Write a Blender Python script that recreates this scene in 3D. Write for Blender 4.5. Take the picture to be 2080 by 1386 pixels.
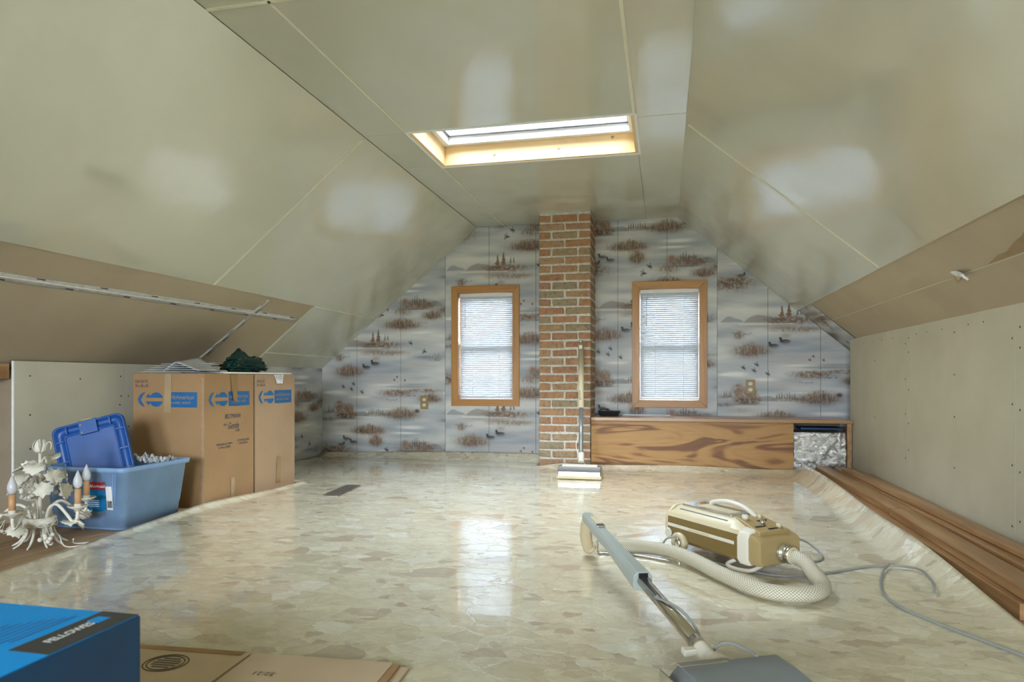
import bpy, math, random
import numpy as np
from mathutils import Vector, Matrix, noise
random.seed(7)
PI = math.pi
SC = bpy.context.scene
for o in list(bpy.data.objects):
    bpy.data.objects.remove(o)
C = SC.collection

# ---------------------------------------------------------------- camera
cam_d = bpy.data.cameras.new('camera')
cam_d.sensor_width = 36.0
cam_d.lens = 24.0
cam_d.shift_y = 77 / 2080
cam_d.clip_start = 0.05
cam = bpy.data.objects.new('camera', cam_d)
C.objects.link(cam)
cam.location = (0, 0, 0.70)
cam.rotation_euler = (PI / 2, 0, math.atan(310 / 1387))
SC.camera = cam
cam_d.dof.use_dof = True
cam_d.dof.focus_distance = 4.0
cam_d.dof.aperture_fstop = 6.3

# ---------------------------------------------------------------- sky, exposure
SKY = 13.5
w = bpy.data.worlds.new('sky')
SC.world = w
w.use_nodes = True
bg = w.node_tree.nodes['Background']
# even overcast sky above the horizon, duller ground below it
_nt = w.node_tree
_tc = _nt.nodes.new('ShaderNodeTexCoord')
_sp = _nt.nodes.new('ShaderNodeSeparateXYZ')
_rp = _nt.nodes.new('ShaderNodeValToRGB')
_rp.color_ramp.elements[0].position = 0.48
_rp.color_ramp.elements[0].color = (0.20, 0.21, 0.19, 1)
_rp.color_ramp.elements[1].position = 0.52
_rp.color_ramp.elements[1].color = (0.86, 0.93, 1.0, 1)
_ma = _nt.nodes.new('ShaderNodeMath')
_ma.operation = 'MULTIPLY_ADD'
_ma.inputs[1].default_value = 0.5
_ma.inputs[2].default_value = 0.5
_nt.links.new(_tc.outputs['Generated'], _sp.inputs[0])
_nt.links.new(_sp.outputs[2], _ma.inputs[0])
_nt.links.new(_ma.outputs[0], _rp.inputs[0])
_nt.links.new(_rp.outputs[0], bg.inputs[0])
bg.inputs[1].default_value = SKY
SC.view_settings.view_transform = 'Standard'
SC.view_settings.look = 'None'
SC.view_settings.gamma = 1.0
SC.view_settings.use_curve_mapping = False
SC.view_settings.exposure = 2.12
SC.cycles.use_denoising = True
SC.cycles.max_bounces = 6
SC.cycles.diffuse_bounces = 4
SC.cycles.glossy_bounces = 3
SC.cycles.use_adaptive_sampling = True
SC.cycles.adaptive_threshold = 0.07
SC.cycles.sample_clamp_indirect = 8.0
SC.cycles.caustics_reflective = False


def portal(name, loc, rot, sx, sy):
    """marks an opening to the sky so daylight through it is sampled well"""
    d = bpy.data.lights.new(name, 'AREA')
    d.shape = 'RECTANGLE'
    d.size = sx
    d.size_y = sy
    d.cycles.is_portal = True
    o = bpy.data.objects.new(name, d)
    o.location = loc
    o.rotation_euler = rot
    C.objects.link(o)


# ================================================================ materials
def nmat(name):
    m = bpy.data.materials.new(name)
    m.use_nodes = True
    return m, m.node_tree, m.node_tree.nodes['Principled BSDF']


def setp(b, **k):
    names = {'rough': 'Roughness', 'metal': 'Metallic', 'coat': 'Coat Weight', 'coat_r': 'Coat Roughness', 'spec': 'Specular IOR Level',
             'alpha': 'Alpha', 'trans': 'Transmission Weight', 'ior': 'IOR', 'coat_ior': 'Coat IOR', 'sss': 'Subsurface Weight'}
    for a, v in k.items():
        b.inputs[names[a]].default_value = v


def ramp(nt, stops):
    r = nt.nodes.new('ShaderNodeValToRGB')
    e = r.color_ramp.elements
    while len(e) < len(stops):
        e.new(0.5)
    for i, (p, c) in enumerate(stops):
        e[i].position = p
        e[i].color = (*c, 1)
    return r


def coords(nt, scale=(1, 1, 1), kind='Object', rot=(0, 0, 0)):
    t = nt.nodes.new('ShaderNodeTexCoord')
    mp = nt.nodes.new('ShaderNodeMapping')
    mp.inputs['Scale'].default_value = scale
    mp.inputs['Rotation'].default_value = rot
    nt.links.new(t.outputs[kind], mp.inputs[0])
    return mp.outputs[0]


def noise_n(nt, vec, scale, detail=4, rough=0.55, dist=0.0):
    n = nt.nodes.new('ShaderNodeTexNoise')
    n.inputs['Scale'].default_value = scale
    n.inputs['Detail'].default_value = detail
    n.inputs['Roughness'].default_value = rough
    n.inputs['Distortion'].default_value = dist
    nt.links.new(vec, n.inputs['Vector'])
    return n


def bump(nt, b, h, strength, dist=0.01, target='Normal'):
    u = nt.nodes.new('ShaderNodeBump')
    u.inputs['Strength'].default_value = strength
    u.inputs['Distance'].default_value = dist
    nt.links.new(h, u.inputs['Height'])
    nt.links.new(u.outputs[0], b.inputs[target])
    return u


def mixc(nt, fac, a, b, mode='MIX'):
    m = nt.nodes.new('ShaderNodeMix')
    m.data_type = 'RGBA'
    m.blend_type = mode
    for inp, v in ((0, fac), (6, a), (7, b)):
        if hasattr(v, 'links'):
            nt.links.new(v, m.inputs[inp])
        elif isinstance(v, tuple):
            m.inputs[inp].default_value = (*v, 1)
        else:
            m.inputs[inp].default_value = v
    return m.outputs[2]


def mathn(nt, op, a, b=None):
    m = nt.nodes.new('ShaderNodeMath')
    m.operation = op
    for i, v in enumerate((a, b)):
        if v is None:
            continue
        if hasattr(v, 'links'):
            nt.links.new(v, m.inputs[i])
        else:
            m.inputs[i].default_value = v
    return m.outputs[0]


def plain(name, col, rough=0.5, var=0.08, vscale=8.0, bmp=0.0, bscale=60.0, **k):
    """one colour with slight mottling and fine relief"""
    m, nt, b = nmat(name)
    v = coords(nt)
    n = noise_n(nt, v, vscale)
    lo = tuple(c * (1 - var) for c in col)
    hi = tuple(min(1, c * (1 + var)) for c in col)
    r = ramp(nt, [(0.3, lo), (0.7, hi)])
    nt.links.new(n.outputs[0], r.inputs[0])
    nt.links.new(r.outputs[0], b.inputs['Base Color'])
    setp(b, rough=rough, **k)
    if bmp:
        n2 = noise_n(nt, v, bscale, 3)
        bump(nt, b, n2.outputs[0], bmp, 0.005)
    return m


def wood(name, cols, axis=1, grain=28.0, rough=0.45, ring=0.0, coat=0.0, pos=(0.25, 0.5, 0.75), stretch=0.06, rnd=True):
    """grain runs along the given axis; each board gets its own offset"""
    m, nt, b = nmat(name)
    sc = [1, 1, 1]
    sc[axis] = stretch
    v = coords(nt, tuple(sc))
    if rnd:
        oi = nt.nodes.new('ShaderNodeObjectInfo')
        ad = nt.nodes.new('ShaderNodeVectorMath')
        ad.operation = 'ADD'
        mu = mathn(nt, 'MULTIPLY', oi.outputs['Random'], 13.0)
        nt.links.new(v, ad.inputs[0])
        nt.links.new(mu, ad.inputs[1])
        v = ad.outputs[0]
    n = noise_n(nt, v, grain, 6, 0.6, ring)
    r = ramp(nt, list(zip(pos, cols)))
    nt.links.new(n.outputs[0], r.inputs[0])
    nt.links.new(r.outputs[0], b.inputs['Base Color'])
    bump(nt, b, n.outputs[0], 0.08, 0.003)
    setp(b, rough=rough, coat=coat, coat_r=0.2)
    return m


M = {}


def ceiling_mat(name, col, coat):
    m, nt, b = nmat(name)
    v = coords(nt)
    n1 = noise_n(nt, v, 1.1, 5, 0.62, 0.6)
    r1 = ramp(nt, [(0.30, tuple(c * 0.93 for c in col)), (0.52, col), (0.8, tuple(min(1, c * 1.03) for c in col))])
    nt.links.new(n1.outputs[0], r1.inputs[0])
    # soot smudges that have settled in blotches near the gable end
    sp = nt.nodes.new('ShaderNodeSeparateXYZ')
    nt.links.new(v, sp.inputs[0])
    mr = nt.nodes.new('ShaderNodeMapRange')
    mr.inputs[1].default_value = 4.1
    mr.inputs[2].default_value = 5.8
    nt.links.new(sp.outputs[1], mr.inputs[0])
    n2 = noise_n(nt, v, 2.6, 4, 0.6, 0.4)
    r2 = ramp(nt, [(0.42, (0, 0, 0)), (0.68, (1, 1, 1))])
    nt.links.new(n2.outputs[0], r2.inputs[0])
    fac = mathn(nt, 'MULTIPLY', mathn(nt, 'MULTIPLY', r2.outputs[0], mr.outputs[0]), 0.55)
    cc = mixc(nt, fac, r1.outputs[0], (col[0] * 0.55, col[1] * 0.52, col[2] * 0.46))
    nt.links.new(cc, b.inputs['Base Color'])
    n3 = noise_n(nt, v, 1.6, 2, 0.5)
    n4 = noise_n(nt, v, 45.0, 3, 0.5)
    h = mathn(nt, 'ADD', n3.outputs[0], mathn(nt, 'MULTIPLY', n4.outputs[0], 0.012))
    bump(nt, b, h, 0.22, 0.05)
    setp(b, rough=0.36, coat=coat, coat_r=0.12, coat_ior=1.95)
    u = nt.nodes.new('ShaderNodeBump')
    u.inputs['Strength'].default_value = 0.22
    u.inputs['Distance'].default_value = 0.05
    nt.links.new(h, u.inputs['Height'])
    nt.links.new(u.outputs[0], b.inputs['Coat Normal'])
    return m


M['ceiling'] = ceiling_mat('cream_gloss_paint', (0.615, 0.615, 0.495), 1.0)
M['seam'] = plain('seam_bead', (0.72, 0.69, 0.55), 0.5)
M['brown_board'] = plain('bare_drywall_paper', (0.475, 0.395, 0.285), 0.85, 0.07, 3.0, 0.08, 90)
M['wall_board'] = plain('grey_drywall_paper', (0.60, 0.56, 0.44), 0.8, 0.05, 4.0, 0.06, 90)
M['wall_board_l'] = plain('pale_drywall_paper', (0.64, 0.605, 0.49), 0.8, 0.05, 4.0, 0.06, 90)
M['gypsum'] = plain('white_gypsum', (0.85, 0.85, 0.84), 0.9, 0.06, 30, 0.3, 80)
M['backing'] = plain('rough_sheathing', (0.30, 0.24, 0.17), 0.9)
M['screw'] = plain('dark_screw', (0.06, 0.055, 0.05), 0.6)
M['trim_wood'] = wood('honey_oak_trim', [(0.38, 0.165, 0.04), (0.49, 0.235, 0.062), (0.56, 0.29, 0.085)], 2, 30, 0.42, 0.4, 0.10)
M['trim_wood_h'] = wood('honey_oak_trim_across', [(0.38, 0.165, 0.04), (0.49, 0.235, 0.062), (0.56, 0.29, 0.085)], 0, 30, 0.42, 0.4, 0.10)
M['pine'] = wood('pale_pine', [(0.66, 0.44, 0.20), (0.80, 0.58, 0.30), (0.86, 0.66, 0.38)], 0, 16, 0.5, 0.8)
M['pine_y'] = wood('pale_pine_y', [(0.66, 0.44, 0.20), (0.80, 0.58, 0.30), (0.86, 0.66, 0.38)], 1, 16, 0.5, 0.8)
M['board_wood'] = wood('salvaged_board', [(0.22, 0.105, 0.04), (0.39, 0.215, 0.095), (0.50, 0.305, 0.155)], 1, 22, 0.42, 0.5, 0.15, (0.28, 0.5, 0.74))
M['bench_top'] = wood('bench_top_wood', [(0.30, 0.15, 0.06), (0.40, 0.22, 0.10), (0.46, 0.27, 0.13)], 0, 26, 0.3, 0.4, 0.4)


def plywood_mat():
    m, nt, b = nmat('flame_grain_plywood')
    v = coords(nt, (0.55, 1, 2.6))
    n = noise_n(nt, v, 2.3, 2, 0.45, 1.4)
    bands = nt.nodes.new('ShaderNodeMath')
    bands.operation = 'SINE'
    nt.links.new(mathn(nt, 'MULTIPLY', n.outputs[0], 24.0), bands.inputs[0])
    r = ramp(nt, [(0.05, (0.46, 0.245, 0.078)), (0.50, (0.42, 0.215, 0.066)), (0.78, (0.27, 0.115, 0.033)), (1.0, (0.18, 0.072, 0.02))])
    nt.links.new(mathn(nt, 'ADD', mathn(nt, 'MULTIPLY', bands.outputs[0], 0.5), 0.5), r.inputs[0])
    v2 = coords(nt, (0.08, 1, 1))
    n2 = noise_n(nt, v2, 60, 4)
    r2 = ramp(nt, [(0.3, (0.84, 0.84, 0.84)), (0.7, (1, 1, 1))])
    nt.links.new(n2.outputs[0], r2.inputs[0])
    nt.links.new(mixc(nt, 1.0, r.outputs[0], r2.outputs[0], 'MULTIPLY'), b.inputs['Base Color'])
    bump(nt, b, n2.outputs[0], 0.08, 0.002)
    setp(b, rough=0.5)
    return m


M['plywood'] = plywood_mat()
M['subfloor'] = wood('subfloor_boards', [(0.22, 0.13, 0.065), (0.36, 0.235, 0.13), (0.45, 0.315, 0.19)], 1, 14, 0.6, 1.2, 0, (0.3, 0.5, 0.72), 0.12)


def lino_mat():
    m, nt, b = nmat('pebble_print_linoleum')
    v0 = coords(nt, (0.85, 1.25, 1.0), rot=(0, 0, 0.20))
    nd = noise_n(nt, v0, 9.0, 5, 0.65)
    sub = nt.nodes.new('ShaderNodeVectorMath')
    sub.operation = 'MULTIPLY_ADD'
    nt.links.new(nd.outputs['Color'], sub.inputs[0])
    sub.inputs[1].default_value = (0.085, 0.085, 0.0)
    nt.links.new(v0, sub.inputs[2])
    v = sub.outputs[0]

    def voro(scale, feat='F1'):
        x = nt.nodes.new('ShaderNodeTexVoronoi')
        x.feature = feat
        x.voronoi_dimensions = '2D'
        x.inputs['Scale'].default_value = scale
        x.inputs['Randomness'].default_value = 1.0
        nt.links.new(v, x.inputs['Vector'])
        return x
    big, small = voro(10.5), voro(25.0)
    be, se = voro(10.5, 'DISTANCE_TO_EDGE'), voro(25.0, 'DISTANCE_TO_EDGE')
    pal = [(0.0, (0.53, 0.435, 0.33)), (0.09, (0.66, 0.595, 0.445)), (0.33, (0.75, 0.695, 0.525)), (0.55, (0.79, 0.74, 0.565)),
           (0.72, (0.70, 0.64, 0.48)), (0.88, (0.84, 0.815, 0.69)), (0.96, (0.68, 0.60, 0.46)), (1.0, (0.56, 0.47, 0.365))]

    def cell(vn):
        s = nt.nodes.new('ShaderNodeSeparateColor')
        nt.links.new(vn.outputs['Color'], s.inputs[0])
        r = ramp(nt, pal)
        nt.links.new(s.outputs[0], r.inputs[0])
        return r.outputs[0], s.outputs[1]
    cb, sel = cell(big)
    cs, _ = cell(small)
    pick = mathn(nt, 'GREATER_THAN', sel, 0.52)
    col = mixc(nt, pick, cb, cs)
    # cloudy marbling inside the flakes
    n2 = noise_n(nt, v0, 24.0, 5, 0.65, 1.0)
    r2 = ramp(nt, [(0.3, (0.84, 0.82, 0.79)), (0.7, (1.07, 1.07, 1.07))])
    nt.links.new(n2.outputs[0], r2.inputs[0])
    col = mixc(nt, 1.0, col, r2.outputs[0], 'MULTIPLY')
    mx = nt.nodes.new('ShaderNodeMix')
    mx.data_type = 'FLOAT'
    nt.links.new(pick, mx.inputs[0])
    nt.links.new(be.outputs[0], mx.inputs[2])
    nt.links.new(se.outputs[0], mx.inputs[3])
    er = ramp(nt, [(0.0, (0, 0, 0)), (0.045, (1, 1, 1))])
    nt.links.new(mx.outputs[0], er.inputs[0])
    col = mixc(nt, mathn(nt, 'MULTIPLY', mathn(nt, 'SUBTRACT', 1.0, er.outputs[0]), 0.35), col, (0.52, 0.46, 0.34))
    nt.links.new(col, b.inputs['Base Color'])
    n3 = noise_n(nt, v0, 5.5, 2)
    h = mathn(nt, 'ADD', mathn(nt, 'MULTIPLY', er.outputs[0], 0.16), mathn(nt, 'MULTIPLY', n3.outputs[0], 0.35))
    bump(nt, b, h, 0.20, 0.012)
    setp(b, rough=0.26, coat=1.0, coat_r=0.06, coat_ior=1.6)
    u = nt.nodes.new('ShaderNodeBump')
    u.inputs['Strength'].default_value = 0.20
    u.inputs['Distance'].default_value = 0.012
    nt.links.new(h, u.inputs['Height'])
    nt.links.new(u.outputs[0], b.inputs['Coat Normal'])
    return m


M['lino'] = lino_mat()


def wallpaper_mat():
    m, nt, b = nmat('lake_scene_wallpaper')
    a = nt.nodes.new('ShaderNodeVertexColor')
    a.layer_name = 'print'
    nt.links.new(a.outputs[0], b.inputs['Base Color'])
    n = noise_n(nt, coords(nt), 120, 2)
    bump(nt, b, n.outputs[0], 0.05, 0.002)
    setp(b, rough=0.55)
    return m


M['wallpaper'] = wallpaper_mat()


def brick_mat():
    m, nt, b = nmat('old_brick')
    oi = nt.nodes.new('ShaderNodeObjectInfo')
    r = ramp(nt, [(0.0, (0.29, 0.23, 0.15)), (0.15, (0.36, 0.255, 0.155)), (0.32, (0.40, 0.245, 0.135)), (0.50, (0.41, 0.215, 0.118)),
                  (0.68, (0.37, 0.18, 0.10)), (0.84, (0.42, 0.285, 0.17)), (1.0, (0.33, 0.155, 0.092))])
    nt.links.new(oi.outputs['Random'], r.inputs[0])
    v = coords(nt)
    ad = nt.nodes.new('ShaderNodeVectorMath')
    ad.operation = 'ADD'
    nt.links.new(v, ad.inputs[0])
    nt.links.new(mathn(nt, 'MULTIPLY', oi.outputs['Random'], 31.0), ad.inputs[1])
    n = noise_n(nt, ad.outputs[0], 34, 6, 0.65)
    r2 = ramp(nt, [(0.3, (0.60, 0.60, 0.58)), (0.5, (1, 1, 1)), (0.75, (1.2, 1.28, 1.3))])
    nt.links.new(n.outputs[0], r2.inputs[0])
    nt.links.new(mixc(nt, 1.0, r.outputs[0], r2.outputs[0], 'MULTIPLY'), b.inputs['Base Color'])
    bump(nt, b, n.outputs[0], 0.5, 0.006)
    setp(b, rough=0.85)
    return m


M['brick'] = brick_mat()
M['mortar'] = plain('lime_mortar', (0.60, 0.575, 0.52), 0.95, 0.22, 40, 0.6, 70)
M['white_vinyl'] = plain('white_vinyl', (0.82, 0.84, 0.86), 0.35, 0.02)


def slat_mat():
    m, nt, b = nmat('white_blind_slat')
    b.inputs['Base Color'].default_value = (0.62, 0.655, 0.71, 1)
    setp(b, rough=0.4)
    t = nt.nodes.new('ShaderNodeBsdfTranslucent')
    t.inputs[0].default_value = (0.80, 0.86, 0.95, 1)
    mx = nt.nodes.new('ShaderNodeMixShader')
    mx.inputs[0].default_value = 0.014
    nt.links.new(b.outputs[0], mx.inputs[1])
    nt.links.new(t.outputs[0], mx.inputs[2])
    nt.links.new(mx.outputs[0], nt.nodes['Material Output'].inputs[0])
    return m


M['slat'] = slat_mat()


def glass_mat():
    m, nt, b = nmat('window_glass')
    tr = nt.nodes.new('ShaderNodeBsdfTransparent')
    tr.inputs[0].default_value = (0.94, 0.96, 0.97, 1)
    gl = nt.nodes.new('ShaderNodeBsdfGlossy')
    gl.inputs['Roughness'].default_value = 0.02
    fr = nt.nodes.new('ShaderNodeFresnel')
    fr.inputs[0].default_value = 1.45
    mx = nt.nodes.new('ShaderNodeMixShader')
    nt.links.new(fr.outputs[0], mx.inputs[0])
    nt.links.new(tr.outputs[0], mx.inputs[1])
    nt.links.new(gl.outputs[0], mx.inputs[2])
    nt.links.new(mx.outputs[0], nt.nodes['Material Output'].inputs[0])
    return m


M['glass'] = glass_mat()
M['card'] = plain('kraft_cardboard', (0.39, 0.235, 0.115), 0.8, 0.07, 5.0, 0.06, 120)
M['card_pale'] = plain('faded_cardboard', (0.43, 0.29, 0.18), 0.8, 0.06, 5.0, 0.06, 120)
M['card_flat'] = plain('tan_cardboard', (0.60, 0.46, 0.32), 0.75, 0.05, 5.0, 0.05, 120)
M['card_dark'] = plain('cardboard_core', (0.16, 0.10, 0.06), 0.9)
M['print_blue'] = plain('blue_ink', (0.015, 0.135, 0.36), 0.6)
M['print_navy'] = plain('navy_ink', (0.05, 0.07, 0.13), 0.6)
M['print_grey'] = plain('grey_ink', (0.12, 0.095, 0.075), 0.7)
M['tape'] = plain('brown_packing_tape', (0.34, 0.22, 0.09), 0.22, 0.12, 10, 0.1, 40, coat=0.6)
M['tape_clear'] = plain('clear_tape', (0.44, 0.32, 0.19), 0.18, 0.08, 14, 0.2, 50, coat=0.7)
M['shiny_wrap'] = plain('shiny_plastic_wrap', (0.72, 0.70, 0.74), 0.12, 0.25, 30, 0.8, 45)
M['tote'] = plain('frosted_blue_plastic', (0.25, 0.41, 0.68), 0.42, 0.14, 5.0, 0.03, 50, sss=0.0)
M['lid'] = plain('royal_blue_plastic', (0.012, 0.085, 0.335), 0.38, 0.06, 6.0)
M['yellow'] = plain('yellow_latch', (0.75, 0.55, 0.03), 0.4)
M['white_print'] = plain('white_ink', (0.85, 0.86, 0.88), 0.5)
M['red_print'] = plain('red_ink', (0.48, 0.02, 0.045), 0.5)
M['cyan_print'] = plain('cyan_ink', (0.0, 0.22, 0.56), 0.5)
M['black_print'] = plain('black_ink', (0.035, 0.036, 0.04), 0.45)
M['enamel'] = plain('antique_white_enamel', (0.74, 0.71, 0.62), 0.5, 0.12, 25, 0.15, 60)
M['candle'] = plain('peach_candle_sleeve', (0.56, 0.315, 0.155), 0.55, 0.06, 20)
M['bag'] = plain('dark_green_bag', (0.004, 0.035, 0.028), 0.28, 0.3, 10, 0.5, 28)
M['white_board'] = plain('white_board', (0.78, 0.77, 0.74), 0.6)


def bulb_mat():
    m, nt, b = nmat('frosted_bulb')
    b.inputs['Base Color'].default_value = (0.74, 0.75, 0.80, 1)
    setp(b, rough=0.25, trans=0.25, sss=0.0)
    return m


M['bulb'] = bulb_mat()


def bubble_mat():
    m, nt, b = nmat('bubble_film')
    x = nt.nodes.new('ShaderNodeTexVoronoi')
    x.inputs['Scale'].default_value = 95.0
    x.inputs['Randomness'].default_value = 0.15
    nt.links.new(coords(nt), x.inputs['Vector'])
    r = ramp(nt, [(0.1, (0.80, 0.82, 0.84)), (0.6, (0.60, 0.62, 0.64))])
    nt.links.new(x.outputs[0], r.inputs[0])
    nt.links.new(r.outputs[0], b.inputs['Base Color'])
    bump(nt, b, x.outputs[0], -0.6, 0.004)
    setp(b, rough=0.18, alpha=0.72)
    return m


M['bubble'] = bubble_mat()


def foil_mat():
    m, nt, b = nmat('crinkled_foil')
    v = coords(nt)
    n = noise_n(nt, v, 17, 6, 0.62, 1.4)
    b.inputs['Base Color'].default_value = (0.82, 0.81, 0.80, 1)
    bump(nt, b, n.outputs[0], 0.75, 0.03)
    setp(b, rough=0.27, metal=0.92)
    return m


M['foil'] = foil_mat()
M['black'] = plain('black_plastic', (0.012, 0.012, 0.013), 0.4)
M['outlet'] = plain('brass_tan_plate', (0.34, 0.235, 0.09), 0.4)
M['outlet_w'] = plain('ivory_receptacle', (0.72, 0.70, 0.64), 0.4)
M['chrome'] = plain('chrome', (0.78, 0.78, 0.78), 0.12, 0.03, 8, metal=1.0)
M['satin'] = plain('satin_steel', (0.42, 0.42, 0.43), 0.30, 0.04, 8, metal=0.9)
M['steel_tube'] = plain('steel_tube', (0.60, 0.56, 0.50), 0.18, 0.05, 8, metal=1.0)
M['grey_tube'] = plain('dull_grey_tube', (0.30, 0.32, 0.33), 0.35, 0.05, 8, metal=0.6)
M['vac_gold'] = plain('gold_brown_enamel', (0.185, 0.120, 0.034), 0.38, 0.05, 9, coat=0.25)
M['vac_tan'] = plain('tan_plastic', (0.36, 0.262, 0.118), 0.4, 0.04)
M['vac_cream'] = plain('cream_plastic', (0.60, 0.52, 0.35), 0.42, 0.04)
M['vac_white'] = plain('off_white_plastic', (0.68, 0.64, 0.55), 0.42, 0.04)
M['vac_beige'] = plain('beige_grip', (0.50, 0.41, 0.27), 0.45, 0.04)
M['vac_grey'] = plain('grey_green_plastic', (0.36, 0.40, 0.385), 0.38, 0.05)
M['nozzle'] = plain('slate_grey_metal', (0.21, 0.225, 0.24), 0.35, 0.05, 9, metal=0.35)
M['cord'] = plain('grey_cord', (0.27, 0.28, 0.275), 0.5, 0.05)
M['cord_w'] = plain('white_cord', (0.70, 0.67, 0.60), 0.5, 0.05)
M['vent'] = plain('dark_bronze_register', (0.14, 0.12, 0.095), 0.4, 0.08, 20, metal=0.4)
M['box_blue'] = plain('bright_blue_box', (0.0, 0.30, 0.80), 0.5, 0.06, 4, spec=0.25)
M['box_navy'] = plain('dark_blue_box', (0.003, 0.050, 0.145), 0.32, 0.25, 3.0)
M['box_mid'] = plain('blue_ink_pattern', (0.0, 0.16, 0.47), 0.4)


def hose_mat():
    m, nt, b = nmat('woven_hose')
    uv = nt.nodes.new('ShaderNodeUVMap')
    sp = nt.nodes.new('ShaderNodeSeparateXYZ')
    nt.links.new(uv.outputs[0], sp.inputs[0])
    u, v = sp.outputs[0], sp.outputs[1]      # u metres along, v turns around
    a = mathn(nt, 'MULTIPLY', u, 330.0)
    c = mathn(nt, 'MULTIPLY', v, 2 * PI * 8)
    s1 = mathn(nt, 'SINE', mathn(nt, 'ADD', a, c))
    s2 = mathn(nt, 'SINE', mathn(nt, 'SUBTRACT', a, c))
    h = mathn(nt, 'ABSOLUTE', mathn(nt, 'MULTIPLY', s1, s2))
    r = ramp(nt, [(0.50, (0.22, 0.20, 0.15)), (0.66, (0.58, 0.53, 0.41)), (1.0, (0.72, 0.68, 0.56))])
    nt.links.new(mathn(nt, 'ADD', mathn(nt, 'MULTIPLY', h, 0.5), 0.5), r.inputs[0])
    nt.links.new(r.outputs[0], b.inputs['Base Color'])
    bump(nt, b, h, 0.5, 0.002)
    setp(b, rough=0.55)
    return m


M['hose'] = hose_mat()


# ================================================================ mesh helpers
class MB:
    def __init__(s):
        s.v, s.f, s.sm, s.mi, s.uv = [], [], [], [], {}

    def add(s, vs, fs, smooth=False, mi=0):
        k = len(s.v)
        s.v += [tuple(p) for p in vs]
        for f in fs:
            s.f.append(tuple(i + k for i in f))
            s.sm.append(smooth)
            s.mi.append(mi)
        return s

    def box(s, a, b, mat=None, mi=0):
        """axis aligned corners a, b, then an optional matrix"""
        x0, y0, z0 = a
        x1, y1, z1 = b
        vs = [(x0, y0, z0), (x1, y0, z0), (x1, y1, z0), (x0, y1, z0), (x0, y0, z1), (x1, y0, z1), (x1, y1, z1), (x0, y1, z1)]
        if mat is not None:
            vs = [mat @ Vector(p) for p in vs]
        return s.add(vs, [(3, 2, 1, 0), (4, 5, 6, 7), (0, 1, 5, 4), (1, 2, 6, 5), (2, 3, 7, 6), (3, 0, 4, 7)], mi=mi)

    def hexa(s, vs, mi=0):
        return s.add(vs, [(3, 2, 1, 0), (4, 5, 6, 7), (0, 1, 5, 4), (1, 2, 6, 5), (2, 3, 7, 6), (3, 0, 4, 7)], mi=mi)

    def prism(s, poly, fn, d0, d1, smooth=False, mi=0):
        """poly of (u, v); fn(u, v, d) gives the point"""
        n = len(poly)
        vs = [fn(u, v, d0) for u, v in poly] + [fn(u, v, d1) for u, v in poly]
        fs = [tuple(range(n - 1, -1, -1)), tuple(range(n, 2 * n))]
        s.add(vs, fs, False, mi)
        k = len(s.v) - 2 * n
        for i in range(n):
            j = (i + 1) % n
            s.f.append((k + i, k + j, k + n + j, k + n + i))
            s.sm.append(smooth)
            s.mi.append(mi)
        return s

    def tube(s, pts, r, n=10, caps=True, mi=0, uv=False, flat=1.0):
        pts = [Vector(p) for p in pts]
        m = len(pts)
        rs = [r] * m if not hasattr(r, '__len__') else list(r)
        t0 = (pts[1] - pts[0]).normalized()
        up = Vector((0, 0, 1)) if abs(t0.z) < 0.9 else Vector((1, 0, 0))
        a = t0.cross(up).normalized()
        k = len(s.v)
        ln = 0.0
        us = []
        for i, p in enumerate(pts):
            t = (pts[min(i + 1, m - 1)] - pts[max(i - 1, 0)])
            t = t.normalized() if t.length > 1e-9 else t0
            a = (a - t * a.dot(t)).normalized()
            b = t.cross(a)
            if i:
                ln += (p - pts[i - 1]).length
            us.append(ln)
            for j in range(n):
                q = 2 * PI * j / n
                s.v.append(tuple(p + (a * math.cos(q) + b * math.sin(q) * flat) * rs[i]))
        for i in range(m - 1):
            for j in range(n):
                j2 = (j + 1) % n
                s.f.append((k + i * n + j, k + i * n + j2, k + (i + 1) * n + j2, k + (i + 1) * n + j))
                s.sm.append(True)
                s.mi.append(mi)
                if uv:
                    s.uv[len(s.f) - 1] = [(us[i], j / n), (us[i], (j + 1) / n), (us[i + 1], (j + 1) / n), (us[i + 1], j / n)]
        if caps:
            s.f.append(tuple(k + j for j in range(n - 1, -1, -1)))
            s.f.append(tuple(k + (m - 1) * n + j for j in range(n)))
            s.sm += [False, False]
            s.mi += [mi, mi]
        return s

    def lathe(s, prof, mat=None, n=20, mi=0, smooth=True, sx=1.0, sy=1.0):
        k = len(s.v)
        mat = mat or Matrix()
        for r, z in prof:
            for j in range(n):
                q = 2 * PI * j / n
                s.v.append(tuple(mat @ Vector((r * math.cos(q) * sx, r * math.sin(q) * sy, z))))
        for i in range(len(prof) - 1):
            for j in range(n):
                j2 = (j + 1) % n
                s.f.append((k + i * n + j, k + i * n + j2, k + (i + 1) * n + j2, k + (i + 1) * n + j))
                s.sm.append(smooth)
                s.mi.append(mi)
        s.f.append(tuple(k + j for j in range(n - 1, -1, -1)))
        s.f.append(tuple(k + (len(prof) - 1) * n + j for j in range(n)))
        s.sm += [False, False]
        s.mi += [mi, mi]
        return s

    def loft(s, rings, smooth=True, mi=0, caps=True):
        k = len(s.v)
        n = len(rings[0])
        for r in rings:
            s.v += [tuple(p) for p in r]
        for i in range(len(rings) - 1):
            for j in range(n):
                j2 = (j + 1) % n
                s.f.append((k + i * n + j, k + i * n + j2, k + (i + 1) * n + j2, k + (i + 1) * n + j))
                s.sm.append(smooth)
                s.mi.append(mi)
        if caps:
            s.f.append(tuple(k + j for j in range(n - 1, -1, -1)))
            s.f.append(tuple(k + (len(rings) - 1) * n + j for j in range(n)))
            s.sm += [False, False]
            s.mi += [mi, mi]
        return s

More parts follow.
